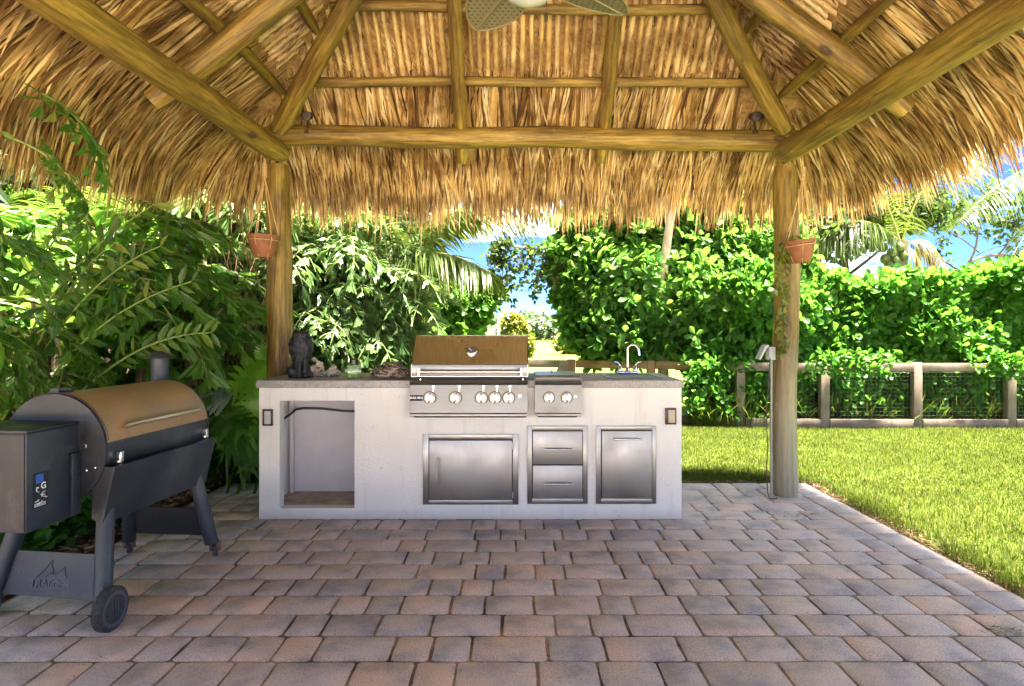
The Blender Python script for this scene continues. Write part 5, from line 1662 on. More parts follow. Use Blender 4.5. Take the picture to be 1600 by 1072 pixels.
def tree(name, lab, cat, blobs, n, tm, size, mat, per=5, trunk=None, branches=(), bark=None, group=None, droop=0.1, inner=0.25, thresh=None, kind_name='crown', spread=1.0, outw=0.8, base=None):
    b = base or (trunk[0] if trunk else (blobs[0][0], blobs[0][1], 0))
    t = empty(name, (b[0], b[1], 0)); tag(t, lab, cat, group)
    p, u = blob_points(n, blobs, inner)
    p = p[p[:, 2] > 0.03] if True else p
    u = unit(rand_unit(len(p)) * 0.6 + np.array([[0, -0.35, 0.45]])) if outw == 0 else None
    if u is None:
        ctr = np.array([b_[:3] for b_ in blobs]).mean(0)
        u = unit(unit(p - ctr) * outw + RNG.normal(0, 0.5, (len(p), 3)) + np.array([[0, -0.15, 0.35]]))
    V, F = rosettes(tm, p, u, size, per=per, droop=droop, spread=spread)
    o = obj(kind_name, npmesh(kind_name, V, F), mat, t); tag(o, kind='stuff')
    if trunk:
        mb = MB(); mb.tube(bez(*trunk[:3], 8), list(np.linspace(trunk[3], trunk[4], 9)), 12); mb.build('trunk', bark or M['bark'], t)
    for br in branches:
        mb = MB(); mb.tube(bez(*br[:3], 8), list(np.linspace(br[3], br[4], 9)), 8); mb.build('branch', bark or M['bark'], t)
    return t

# dense shrub behind the sink
c = lambda x, y, Y: tuple(P(x, y, Y))
bl = []
for (px, py, Y, rx, ry, rz) in ((955, 440, 9.3, .85, .6, .75), (1060, 460, 9.1, .95, .6, .7), (1150, 470, 8.9, .8, .55, .75), (935, 505, 9.2, .45, .5, .55), (1000, 520, 9.1, .8, .5, .45), (1120, 530, 8.9, .9, .5, .4), (980, 380, 9.5, .9, .6, .6), (1110, 390, 9.4, .9, .6, .65), (1190, 420, 9.1, .7, .6, .8), (1060, 340, 9.6, 1.1, .7, .5), (930, 395, 9.4, .55, .5, .45), (1230, 480, 8.9, .7, .5, .6), (878, 395, 9.2, .22, .2, .16), (905, 352, 9.3, .3, .3, .2), (884, 452, 9.2, .2, .2, .22), (872, 425, 9.2, .14, .14, .12), (893, 490, 9.1, .16, .2, .2), (960, 345, 9.3, .35, .3, .2)):
    q = c(px, py, Y); bl.append((q[0], q[1], q[2], rx, ry, rz))
tr = ((*c(1042, 560, 9.0)[:2], 0), c(1030, 480, 9.1), c(1052, 330, 9.3), 0.085, 0.06)
tree('clusia_shrub', 'tall dense shrub of leathery rounded leaves behind the sink with pale trunk showing', 'shrub', bl, 7600, T_ob, 0.135, M['clusia'], per=6, trunk=(( tr[0][0], 8.95, 0), c(1020, 480, 8.8), c(1052, 320, 8.75), 0.08, 0.055), bark=M['bark_pale'],
     branches=[((tr[0][0] - .3, 9.2, 0), c(940, 520, 9.2), c(900, 430, 9.3), 0.04, 0.015), ((tr[0][0] + .4, 9.1, 0), c(1120, 520, 9.1), c(1160, 400, 9.2), 0.04, 0.015)])

# thin-leaved trees above the hedge
bl = []
for (px, py, Y, r) in ((1150, 360, 10.5, .7), (1240, 350, 10.2, .7), (1300, 370, 10.5, .6), (1350, 340, 10.8, .8), (1430, 330, 11, .6), (1200, 390, 10.3, .6), (1385, 352, 11.4, .35), (1280, 330, 11, .8)):
    q = c(px, py, Y); bl.append((*q, r * 1.2, r, r * .62))
tree('tree', 'light feathery tree just above the hedge right of the right post', 'tree', bl, 2600, T_ov, 0.11, M['thin'], per=5, trunk=((*c(1330, 500, 10.8)[:2], 0), c(1335, 450, 10.8), c(1310, 350, 10.8), 0.07, 0.03), bark=M['bark'], inner=0.45,
     branches=[(c(1325, 420, 10.8), c(1280, 390, 10.7), c(1200, 370, 10.5), .03, .01), (c(1325, 430, 10.8), c(1380, 390, 10.9), c(1430, 340, 11), .03, .01)])
# bare reddish branching tree at far right
t = empty('bare_tree', (9.3, 11.5, 0)); tag(t, 'sparse tree with reddish bare branches against the sky at far right', 'tree')
mb = MB()
mb.tube(bez(c(1700, 560, 11.5), c(1660, 420, 11.5), c(1600, 407, 11.5), 8), 0.07, 8); mb.tube(bez((9.9, 11.5, 0), (10.0, 11.5, 1), c(1700, 560, 11.5), 5), 0.09, 8)
mb.build('trunk', M['bark'], t)
for a in (((1600, 407), (1540, 385), (1505, 420), .035, .02), ((1505, 420), (1470, 450), (1440, 470), .025, .015), ((1510, 415), (1540, 380), (1520, 300), .022, .010), ((1560, 398), (1600, 360), (1590, 300), .018, .008), ((1525, 400), (1560, 380), (1585, 385), .010, .005), ((1520, 360), (1560, 330), (1600, 330), .010, .005), ((1530, 395), (1480, 350), (1450, 355), .012, .005), ((1500, 425), (1460, 395), (1445, 395), .02, .008), ((1505, 420), (1460, 430), (1452, 398), .022, .01), ((1525, 370), (1500, 350), (1480, 320), .010, .005), ((1560, 398), (1570, 440), (1600, 450), .008, .004)):
    mb = MB(); mb.tube(bez(c(*a[0], 11.5), c(*a[1], 11.4), c(*a[2], 11.5), 8), list(np.linspace(a[3], a[4], 9)), 6); mb.build('branch', M['branch'], t)
bl = []
for (px, py, r) in ((1520, 340, .35), (1580, 350, .4), (1480, 345, .3), (1550, 310, .5), (1600, 310, .4), (1470, 390, .2), (1590, 400, .25)):
    q = c(px, py, 11.5); bl.append((*q, r * 1.3, r, r))
p, u = blob_points(420, bl, 0.6)
V, F = rosettes(T_ov, p, u, 0.10, per=3, droop=0.5)
o = obj('leaves', npmesh('sparse_leaves', V, F), M['thin'], t); tag(o, kind='stuff')

# ------------------------------------------------------------------ coconut palms
def coco_frond(p0, p1, p2, ll, n, mat, parent, seed, hang=0.9, w=0.028, r0=0.018):
    rr = np.random.RandomState(seed)
    pts = bez(p0, p1, p2, 40)
    mb = MB(); mb.tube(pts, list(np.linspace(r0, 0.003, 41)), 5)
    fr = mb.build('frond', m_frond_rib, parent)
    A = np.array([tuple(p) for p in pts])
    t = np.linspace(0.10, 1.0, n)
    P0 = np.stack([np.interp(t * 40, np.arange(41), A[:, k]) for k in range(3)], 1)
    T = unit(np.gradient(P0, axis=0))
    out = []
    for sgn in (-1, 1):
        up = np.array([[0, 0, 1.0]])
        sd_ = unit(np.cross(T, up)) * sgn
        d = unit(sd_ * 0.9 + T * 0.55 + up * 0.10 + rr.normal(0, 0.10, (n, 3)))
        L = ll * np.sin(np.pi * (0.12 + 0.83 * t)) ** 0.6 * rr.uniform(0.85, 1.1, n)
        nm = np.cross(d, T); side = unit(T + rr.normal(0, 0.15, (n, 3)))
        V, F = ribbons(P0, d, L, np.full(n, w) * rr.uniform(.6, .9, n), side, hang * rr.uniform(0.7, 1.4, n) * 2.0, nseg=4)
        out.append((V, F))
    V, F = joinVF(out)
    me = npmesh('leaflets', V, F)
    o = obj('leaflets', me, mat, fr); tag(o, kind='stuff')
    return fr
m_frond_rib = m_plain("frond_rib", (0.30, 0.32, 0.08), 0.5)
palm = empty('coconut_palm', (*c(648, 500, 7.1)[:2], 0)); tag(palm, 'young coconut palm arching its feathery fronds behind the grill', 'palm tree')
mb = MB(); mb.tube([(c(646, 560, 7.1)[0], 7.1, 0), c(644, 540, 7.1), c(640, 480, 7.1), c(634, 440, 7.1)], [0.11, 0.10, 0.075, 0.05], 12); mb.build('trunk', M['bark'], palm)
Yp = 6.95
for k, (a, b, e, ll, ng, hang, mt) in enumerate([
    ((618, 488), (630, 345), (765, 425), 0.90, 180, 0.6, 'coco'), ((622, 470), (650, 270), (830, 352), 0.75, 170, 0.40, 'coco'),
    ((626, 440), (720, 240), (890, 345), 0.5, 130, 0.6, 'coco'), ((625, 450), (600, 330), (560, 330), 0.8, 70, 0.8, 'coco'),
    ((630, 450), (640, 260), (700, 200), 0.8, 80, 0.7, 'coco'), ((632, 445), (660, 420), (672, 560), 0.6, 60, 1.4, 'coco_dry'), ((626, 450), (628, 420), (640, 540), 0.5, 50, 1.4, 'coco_dry')]):
    coco_frond(c(*a, Yp), c(*b, Yp - .15 * (k % 3)), c(*e, Yp - 0.4 + .25 * (k % 3)), ll, ng, M[mt], palm, 50 + k, hang=hang, w=0.026)
palm2 = empty('coconut_palm', (*c(1405, 420, 10.1)[:2], 0)); tag(palm2, 'coconut palm carrying a cluster of green coconuts above the hedge', 'palm tree')
mb = MB(); mb.tube([(c(1400, 0, 10.3)[0], 10.3, 0), c(1400, 470, 10.3), c(1406, 420, 10.15), c(1412, 375, 10.1)], [0.13, 0.12, 0.10, 0.08], 12); mb.build('trunk', M['bark_pale'], palm2)
Yp = 10.1
for k, (a, b, e, ll, ng, hang, mt) in enumerate([
    ((1408, 385), (1350, 330), (1310, 400), 0.6, 70, 0.9, 'coco'), ((1408, 380), (1330, 300), (1262, 400), 0.8, 80, 0.9, 'coco'),
    ((1410, 380), (1440, 250), (1530, 230), 0.9, 70, 0.8, 'coco'), ((1412, 385), (1460, 350), (1480, 440), 0.6, 50, 1.4, 'coco_dry'), ((1412, 390), (1440, 380), (1445, 455), 0.5, 40, 1.5, 'coco_dry'),
    ((1408, 385), (1380, 280), (1330, 250), 0.9, 70, 0.8, 'coco')]):
    coco_frond(c(*a, Yp), c(*b, Yp - .2 * (k % 3)), c(*e, Yp - 0.4 + .3 * (k % 3)), ll, ng, M[mt], palm2, 80 + k, hang=hang, w=0.03)
mc = m_plain("green_coconut", (0.075, 0.11, 0.02), 0.4, nscale=10, var=0.25)
for (px, py) in ((1379, 387), (1393, 396), (1406, 387), (1383, 405), (1399, 407), (1389, 416), (1411, 400)):
    q = Vector(c(px, py, 9.95)); r = 0.075
    MB().lathe([(0.001, -r * 1.1), (r * .6, -r * .9), (r * .95, -r * .3), (r * .95, r * .3), (r * .6, r * .95), (0.001, r * 1.15)], 14, Matrix.Translation(q) @ Matrix.Rotation(0.4 * math.sin(px), 4, 'X')).build('coconut', mc, palm2)
palm3 = empty('coconut_palm', (9.2, 8.8, 0)); tag(palm3, 'palm reaching its frond in from the right edge above the hedge', 'palm tree')
mb = MB(); mb.tube([(9.6, 10.2, 0), (9.5, 10.2, 2.0), (9.4, 10.2, 3.9)], [0.13, 0.12, 0.10], 12); mb.build('trunk', M['bark_pale'], palm3)
for k, (a, b, e, ll) in enumerate([((1720, 240), (1600, 235), (1500, 345), 0.9), ((1740, 250), (1660, 260), (1570, 420), 0.8)]):
    coco_frond(c(*a, 10.0), c(*b, 9.8), c(*e, 9.2), ll, 90, M['coco'], palm3, 120 + k, hang=0.8, w=0.022)

# branch with small round leaves hanging in the sky gap
t = empty('overhanging_branch', c(885, 400, 9.2)); tag(t, 'thin drooping branch with small leaves against the sky above the grill', 'branch')
mb = MB(); mb.tube(bez(c(905, 430, 9.2), c(860, 380, 9.2), c(770, 385, 9.2), 10), list(np.linspace(.03, .01, 11)), 6)
mb.build('limb', M['branch'], t)
mb = MB()
twigs = [((850, 392), (845, 430), (835, 462)), ((820, 385), (805, 420), (790, 455)), ((790, 384), (775, 410), (760, 440)), ((870, 405), (868, 425), (862, 445)), ((835, 388), (825, 400), (815, 445)), ((800, 384), (780, 372), (765, 400)), ((860, 398), (880, 425), (880, 440)), ((790, 384), (782, 430), (788, 465))]
tp = []
for a, b, e in twigs:
    q = bez(c(*a, 9.2), c(*b, 9.15), c(*e, 9.1), 8); mb.tube(q, list(np.linspace(.008, .003, 9)), 4); tp += [tuple(x) for x in q]
o = mb.build('twigs', M['branch'], t)
tp = np.repeat(np.array(tp), 7, 0) + RNG.normal(0, 0.05, (len(tp) * 7, 3))
V, F = rosettes(T_ov, tp, rand_unit(len(tp)), 0.075, per=3, droop=0.4)
o = obj('leaves', npmesh('branch_leaves', V, F), M['thin'], t); tag(o, kind='stuff')

# ------------------------------------------------------------------ mid-distance: shrub, shed, field bushes, far woods
bl = []
for (px, py, r) in ((715, 475, .5), (690, 495, .45), (745, 458, .3), (700, 515, .5), (728, 490, .36), (665, 520, .4), (768, 462, .18)):
    bl.append((*c(px, py, 11.5), r * 1.15, r, r * .85))
tree('round_shrub', 'bushy dark green shrub in front of the white shed behind the grill', 'shrub', bl, 2300, T_ob, 0.15, M['clusia'], per=5, trunk=((*c(710, 0, 11.5)[:2], 0), c(708, 540, 11.5), c(715, 490, 11.5), 0.05, 0.03))
shed = empty('garden_shed', (-1.9, 31, 0)); tag(shed, 'white shed with brown sloping roof edge beyond the grill', 'shed')
xa, xb = c(700, 0, 30)[0], c(781, 0, 30)[0]
sm_ = m_plain("white_board_wall", (0.62, 0.62, 0.60), 0.7, nscale=3, var=0.05)
MB().box(xa - 3, xb - 0.5, 30.05, 34, -0.05, c(0, 492, 30)[2]).build('wall', sm_, shed, smooth=0)
MB().box(c(768, 0, 30)[0], c(774, 0, 30)[0], 30.0, 30.05, -0.05, c(0, 493, 30)[2]).build('corner_trim', M['white'], shed, smooth=0)
MB().box(c(777, 0, 30)[0], c(782.5, 0, 30)[0], 29.6, 29.75, -0.05, c(0, 493, 30)[2]).build('porch_post', M['white'], shed, smooth=0)
mb = MB()
r0, r1 = Vector(c(790, 490, 29.5)), Vector(c(735, 445, 29.5)); top = Vector((r1.x - 1.0, 29.5, r1.z + 0.8))
mb.extr([r0, r0 + Vector((0, 0, -0.08)), top + Vector((0, 0, -0.08)), top], (0, 5, 0)); mb.build('roof', m_plain("brown_roof", (0.30, 0.19, 0.13), 0.8, nscale=5, var=0.3), shed, smooth=0)
for lab, bls, n in (('yellow-green bush in the field just right of the shed', ((806, 525, 26, .5, .8), (800, 512, 26, .4, .55), (818, 540, 26, .42, .5)), 1500),
                    ('smaller yellow-green bush in the field nearer the dense shrub', ((884, 536, 34, .7, .5), (905, 540, 34, .8, .6)), 900)):
    bl = [(*c(px, py, Y), rx, rx, rz) for (px, py, Y, rx, rz) in bls]
    tree('field_bush', lab, 'bush', bl, n, T_ov, 0.17, M['yellow'], per=4, group='bushes in the field')
def far_wood(name, Y, x0, x1, zfun, n, size, dep=8):
    x = RNG.uniform(x0, x1, n); h = zfun(x); z = h * RNG.rand(n) ** 0.7
    y = Y + RNG.rand(n) * dep
    p = np.column_stack([x, y, z])
    V, F = scatter(T_ov, p, rand_unit(n), np.tile([[0, -1.0, 0.6]], (n, 1)) + RNG.normal(0, .4, (n, 3)), RNG.uniform(0.6, 1.3, n) * size)
    o = obj(name, npmesh(name, V, F), M['far']); tag(o, kind='stuff'); return o
far_wood('far_wood', 75, -20, 40, lambda x: 2.35 + 0.35 * np.sin(x * .9) + .2 * np.sin(x * 2.7), 26000, 0.55)
far_wood('distant_treeline', 230, -90, 160, lambda x: 5.2 + 1.2 * np.sin(x * .11 + 1) + .8 * np.sin(x * .31), 26000, 2.0, 20)

# ------------------------------------------------------------------ fishtail palms
FT = [fishtail_template(random.Random(k)) for k in range(5)]
def fish_frond(L, seed, npin=9, leaf=0.16, pl=0.45, droop=0.5, simple=False):
    """a bipinnate fishtail frond along +Y, drooping towards -Z; returns (ribs mesh, leaflets mesh)"""
    rr = random.Random(seed); ribs = MB(); parts = []
    main = bez((0, 0, 0), (0, L * 0.55, L * 0.22), (0, L, -L * droop * 0.5), 14)
    ribs.tube(main, list(np.linspace(0.014, 0.004, 15)), 6)
    for k in range(npin):
        t = 0.22 + 0.78 * k / (npin - 1); i = min(13, int(t * 14)); f = t * 14 - i
        p = main[i].lerp(main[i + 1], f); T = (main[i + 1] - main[i]).normalized()
        for sgn in ((-1, 1) if k < npin - 1 else (0,)):
            ln = pl * (1.15 - 0.65 * t) * rr.uniform(0.85, 1.15)
            d0 = (T * (0.6 if sgn else 1.0) + Vector((sgn, 0, 0)) * 0.9 + Vector((0, 0, 0.1))).normalized()
            pin = bez(p, p + d0 * ln * 0.55, p + d0 * ln + Vector((0, 0, -ln * rr.uniform(0.35, 0.7) * (droop * 1.6))), 8)
            ribs.tube(pin, list(np.linspace(0.005, 0.002, 9)), 4)
            nl = max(4, int(ln / (leaf * 0.42)))
            pos = []; dd = []; nn = []; sz = []
            for j in range(nl):
                u_ = 0.15 + 0.85 * j / max(1, nl - 1); ii = min(7, int(u_ * 8)); q = pin[ii].lerp(pin[ii + 1], u_ * 8 - ii); tt = (pin[ii + 1] - pin[ii]).normalized()
                s2 = 1 if j % 2 else -1
                lat = tt.cross(Vector((0, 0, 1))); lat = lat.normalized() if lat.length > 1e-3 else Vector((1, 0, 0))
                if j == nl - 1: s2 = 0
                dl = tt * 0.75 + lat * s2 * 0.85 + Vector((rr.gauss(0, .12), rr.gauss(0, .12), -0.12 - droop * 0.22 + rr.gauss(0, .2)))
                pos.append(tuple(q)); dd.append(tuple(dl)); nn.append((rr.gauss(0, .25), rr.gauss(0, .25) - 0.3, 1)); sz.append(leaf * rr.uniform(0.7, 1.2) * (1.1 if s2 == 0 else 1))
            V, F = scatter(FT[rr.randrange(5)], np.array(pos), np.array(dd), np.array(nn), np.array(sz))
            parts.append((V, F))
    V, F = joinVF(parts)
    return ribs.mesh('frond_rib'), npmesh('leaflets', V, F)
FISH = {'big': [fish_frond(1.25, s, 7, 0.20, 0.44, 0.45) for s in (1, 2, 3)],
        'mid': [fish_frond(1.2, s, 8, 0.175, 0.44, 0.45) for s in (11, 12, 13)],
        'long': [fish_frond(1.25, s, 9, 0.175, 0.44, 0.55) for s in (21, 22, 23)]}
def fish_palm(base, fronds, lab, mat, stemh, seed, group='fishtail palms in the bed', stem_r=0.035):
    rr = random.Random(seed)
    t = empty('fishtail_palm', (base[0], base[1], 0)); tag(t, lab, 'palm', group)
    mb = MB(); mb.tube(bez((base[0], base[1], 0), (base[0] + .08, base[1], stemh * .5), (base[0], base[1] + .05, stemh), 8), list(np.linspace(stem_r * 1.3, stem_r * .7, 9)), 9)
    mb.build('stem', M['bark'], t)
    for (kind, loc, az, el, sc) in fronds:
        ribs, lv = rr.choice(FISH[kind])
        me = ribs
        f = bpy.data.objects.new('frond', ribs)
        if not ribs.materials: ribs.materials.append(M['stemg'])
        COL.objects.link(f)
        Mx = Matrix.Translation(loc) @ Matrix.Rotation(az, 4, 'Z') @ Matrix.Rotation(el, 4, 'X') @ Matrix.Rotation(rr.gauss(0, .15), 4, 'Y') @ Matrix.Scale(sc, 4)
        f.matrix_basis = Matrix.Translation((-base[0], -base[1], 0)) @ Mx
        f.parent = t
        l_ = bpy.data.objects.new('leaflets', lv); COL.objects.link(l_); l_.parent = f
        if not lv.materials: lv.materials.append(None)
        l_.material_slots[0].link = 'OBJECT'; l_.material_slots[0].material = mat
        tag(l_, kind='stuff')
        # leaf stalk from the stem to the frond
        a = Vector((base[0], base[1], min(stemh, loc[2])))
        mb = MB(); mb.tube(bez(a, (a + Vector(loc)) / 2 + Vector((0, 0, .15)), loc, 6), list(np.linspace(.016, .012, 7)), 5); mb.build('leaf_stalk', M['stemg'], t)
    return t
def ring(cx, cy, z0, z1, n, kind, seed, az0=-180, az1=180, sc=(0.8, 1.1), el=(-15, 35), rad=0.15):
    rr = random.Random(seed); out = []
    for k in range(n):
        rad = rr.uniform(0.05, 0.5) if kind == 'long' else 0.15
        az = R(rr.uniform(az0, az1)); z = rr.uniform(z0, z1)
        # +Y rotated by az
        out.append((kind, (cx - math.sin(az) * rad, cy + math.cos(az) * rad, z), az, R(rr.uniform(*el)), rr.uniform(*sc)))
    return out
# near left, in front and over the smoker: large leaflets
fish_palm((-3.35, 3.7), ring(-3.35, 3.7, 1.1, 1.75, 10, 'big', 1, -160, 40, sc=(0.6, 0.85), el=(-30, 8)), 'fishtail palm nearest the camera at the left edge above the smoker', M['fish'], 1.9, 1)
fish_palm((-3.15, 4.6), ring(-3.15, 4.6, 1.0, 1.75, 11, 'big', 2, -200, 0, sc=(0.65, 0.9), el=(-25, 15)), 'fishtail palm directly behind the smoker hopper', M['fish'], 1.7, 2)
fish_palm((-2.95, 5.6), ring(-2.95, 5.6, 0.9, 1.95, 11, 'mid', 3, -230, -125, sc=(.7,.95)), 'fishtail palm behind the smoker chimney', M['fish'], 1.9, 3)
fish_palm((-3.6, 5.6), ring(-3.6, 5.6, 1.2, 2.2, 12, 'mid', 4, -200, 20), 'fishtail palm deepest in the left bed', M['fish'], 2.2, 4)
fish_palm((-2.7, 7.0), ring(-2.7, 7.0, 1.3, 2.3, 14, 'mid', 5, -220, -20), 'fishtail palm with pale leaves just left of the left post', M['fish_pale'], 2.6, 5)
fish_palm((-2.0, 7.2), ring(-2.0, 7.2, 0.9, 2.35, 26, 'long', 6, -235, -120, sc=(0.7, 0.95)), 'tall fishtail palm with pale drooping fronds right of the left post', M['fish_pale'], 2.7, 6)
fish_palm((-1.85, 7.4), ring(-1.85, 7.4, 0.8, 2.1, 22, 'long', 7, -235, -125, sc=(0.65, 0.85)), 'fishtail palm with herringbone fronds behind the green jar', M['fish_pale'], 2.5, 7)
fish_palm((-1.8, 6.9), ring(-1.8, 6.9, 0.7, 1.7, 16, 'mid', 8, -240, -95, sc=(0.6, 0.8)), 'low fishtail palm close behind the left end of the counter', M['fish_pale'], 1.6, 8)
fish_palm((-2.6, 7.6), ring(-2.6, 7.6, 1.6, 2.5, 14, 'long', 9, -220, 0), 'tallest fishtail palm at the back, crown up under the eave', M['fish'], 3.2, 9)
fish_palm((-4.3, 4.7), ring(-4.3, 4.7, 1.3, 2.1, 10, 'mid', 10, -170, 0), 'fishtail palm half outside the left edge of the view', M['fish'], 2.1, 10)
# spray hanging in front of the thatch
t = fish_palm((-2.95, 3.15), [('big', (-2.56, 3.25, 2.50), R(-72), R(-30), 0.42), ('big', (-2.55, 3.25, 2.22), R(-66), R(-40), 0.42), ('big', (-2.85, 3.1, 2.12), R(-60), R(-45), 0.42)], 'dark fishtail spray rising in front of the left thatch', M['fish'], 2.4, 11, stem_r=0.016)

# feathery thin-leaved palm and a leafy branch under the left fringe
fp = empty('feather_palm', (-3.9, 5.0, 0)); tag(fp, 'feathery palm with thin dark leaflets under the left thatch fringe', 'palm')
mb = MB(); mb.tube([(-3.9, 5.0, 0), (-3.85, 5.0, .8), (-3.8, 5.0, 1.5)], [.05, .04, .03], 8); mb.build('trunk', M['bark'], fp)
for k, (a, b, e) in enumerate([((20, 420), (120, 250), (260, 330)), ((20, 430), (60, 260), (170, 300)), ((30, 450), (180, 330), (330, 420)), ((20, 430), (-20, 280), (60, 300)), ((60, 470), (200, 380), (340, 470)), ((90, 420), (230, 300), (340, 360))]):
    coco_frond(P(*a, 4.9), P(*b, 4.7), P(*e, 4.4 + .15 * k), 0.26, 60, M['fish'], fp, 200 + k, hang=0.35, w=0.016, r0=0.008)
lb = empty('leafy_branch', (-3.3, 4.0, 0)); tag(lb, 'slender stems with pointed yellow-green leaves above the smoker hopper', 'plant')
bp_ = []; bd_ = []
rr = random.Random(5)
for (a, b, e) in (((20, 600), (60, 430), (240, 320)), ((30, 600), (110, 420), (180, 380)), ((60, 620), (150, 480), (300, 440)), ((10, 560), (30, 400), (130, 340)), ((40, 600), (130, 430), (250, 385)), ((120, 620), (220, 520), (330, 520))):
    q = bez(P(*a, 3.9), P(*b, 3.85), P(*e, 3.7), 16)
    mb = MB(); mb.tube(q, list(np.linspace(.009, .003, 17)), 5); mb.build('stem', M['stemg'], lb)
    for i in range(5, 17):
        for sg in (-1, 1):
            T = (q[i] - q[i - 1]).normalized(); bp_.append(tuple(q[i])); v = T * .7 + T.cross(Vector((0, -1, 0))) * sg * .8 + Vector((rr.gauss(0, .15), rr.gauss(0, .3), rr.gauss(0, .15))); bd_.append(tuple(v))
nb = len(bp_)
V, F = scatter(T_la, np.array(bp_), np.array(bd_), np.tile([[0, -1.0, .4]], (nb, 1)) + RNG.normal(0, .4, (nb, 3)), RNG.uniform(.085, .14, nb))
M['leafy'] = m_leaf("pointed_leaf", [(0.0, (0.035, 0.084, 0.010)), (0.5, (0.070, 0.133, 0.014)), (1.0, (0.154, 0.182, 0.028))], rough=0.4, trans=0.4, spec=0.35)
o = obj('leaves', npmesh('leaves', V, F), M['leafy'], lb); tag(o, kind='stuff')

# undergrowth mass behind
def mass(name, n, xr, yr, zr, tm, size, mat, seed=0):
    x = RNG.uniform(*xr, n); y = RNG.uniform(*yr, n); z = RNG.uniform(0, 1, n) ** 0.8 * (zr[1] - zr[0]) + zr[0]
    p = np.column_stack([x, y, z])
    den = np.sin(x * 1.9 + z * 2.3) + np.sin(y * 2.1 - z * 1.7) + np.sin(x * 4.1 - y * 3.0)
    p = p[den + RNG.rand(n) * 2.4 > 0.6]
    V, F = rosettes(tm, p, unit(RNG.normal(0, .5, (len(p), 3)) + [0.25, -0.6, 0.4]), size, per=4, droop=0.3)
    o = obj(name, npmesh(name, V, F), mat); tag(o, kind='stuff'); return o
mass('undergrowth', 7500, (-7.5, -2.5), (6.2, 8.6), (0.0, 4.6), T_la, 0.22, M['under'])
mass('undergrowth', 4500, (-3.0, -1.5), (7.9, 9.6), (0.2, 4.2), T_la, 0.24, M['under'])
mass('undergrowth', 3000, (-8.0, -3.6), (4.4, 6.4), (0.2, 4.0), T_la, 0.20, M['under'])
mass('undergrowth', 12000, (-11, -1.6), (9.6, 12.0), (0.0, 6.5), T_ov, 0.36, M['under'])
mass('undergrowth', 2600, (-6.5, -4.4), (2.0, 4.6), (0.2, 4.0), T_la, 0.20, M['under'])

# trunks and hanging roots
for (x, y, r, h, lab, mt) in ((-3.05, 4.15, 0.085, 1.45, 'fibrous brown trunk behind the smoker hopper', 'bark'), (-3.45, 4.25, 0.06, 1.4, 'slim fibrous trunk at the left edge beside the thicker one', 'bark'),
                        (-2.75, 4.75, 0.05, 1.9, 'dark slim trunk behind the smoker barrel', 'bark'), (-2.55, 5.0, 0.04, 1.9, 'brown slim trunk left of the chimney', 'bark')):
    t = empty('trunk', (x, y, 0)); tag(t, lab, 'tree trunk', 'slim trunks behind the smoker')
    V = MB(); rr = random.Random(int(x * 100))
    V.tube([(x + rr.uniform(-.02, .02), y, h * k / 10) for k in range(11)], [r * rr.uniform(.9, 1.15) for _ in range(11)], 12)
    V.build('bole', M[mt], t)
    n = 260; an = RNG.uniform(0, 6.283, n)
    p0 = np.column_stack([x + r * 1.05 * np.cos(an), y + r * 1.05 * np.sin(an), RNG.uniform(0.5, h, n)])
    Vv, Ff = ribbons(p0, np.tile([[0, 0, -1.0]], (n, 1)) + RNG.normal(0, .05, (n, 3)), RNG.uniform(.2, .6, n), RNG.uniform(.004, .012, n), rand_unit(n) * [1, 1, .1], np.zeros(n))
    o = obj('bark_fibre', npmesh('bark_fibre', Vv, Ff), M['litter'], t); tag(o, kind='stuff')
# aerial roots between chimney and post
n = 1500
p0 = np.column_stack([RNG.uniform(-5.0, -2.05, n), RNG.uniform(5.3, 7.0, n), RNG.uniform(0.7, 2.4, n)])
V, F = ribbons(p0, unit(np.tile([[0, 0, -1.0]], (n, 1)) + RNG.normal(0, .2, (n, 3))), RNG.uniform(.3, .9, n), RNG.uniform(.006, .014, n), unit(rand_unit(n) * [1, .3, .1]), np.zeros(n), curl=RNG.normal(0, .3, (n, 3)))
o = obj('aerial_roots', npmesh('aerial_roots', V, F), M['litter']); tag(o, kind='stuff')
# grassy air plants on the trunks
def airplant(x, y, z, r, n, lab):
    t = tag(None, None) if False else None
    d = unit(rand_unit(n) * [1, 1, .6] + [0, -0.3, 0.35])
    V, F = ribbons(np.tile([[x, y, z]], (n, 1)) + RNG.normal(0, .015, (n, 3)), d, RNG.uniform(.6, 1.1, n) * r, np.full(n, .006), unit(np.cross(d, rand_unit(n))), RNG.uniform(1.0, 2.6, n), nseg=6)
    o = obj('air_plant', npmesh('air_plant', V, F), M['grass']); tag(o, lab, 'plant', 'grassy tufts on the trunks')
airplant(-3.02, 3.98, 1.17, 0.26, 260, 'grassy tuft growing on the trunk at the left edge')
airplant(-2.72, 4.65, 1.25, 0.26, 200, 'hanging grassy tuft on the trunk above the smoker hood')

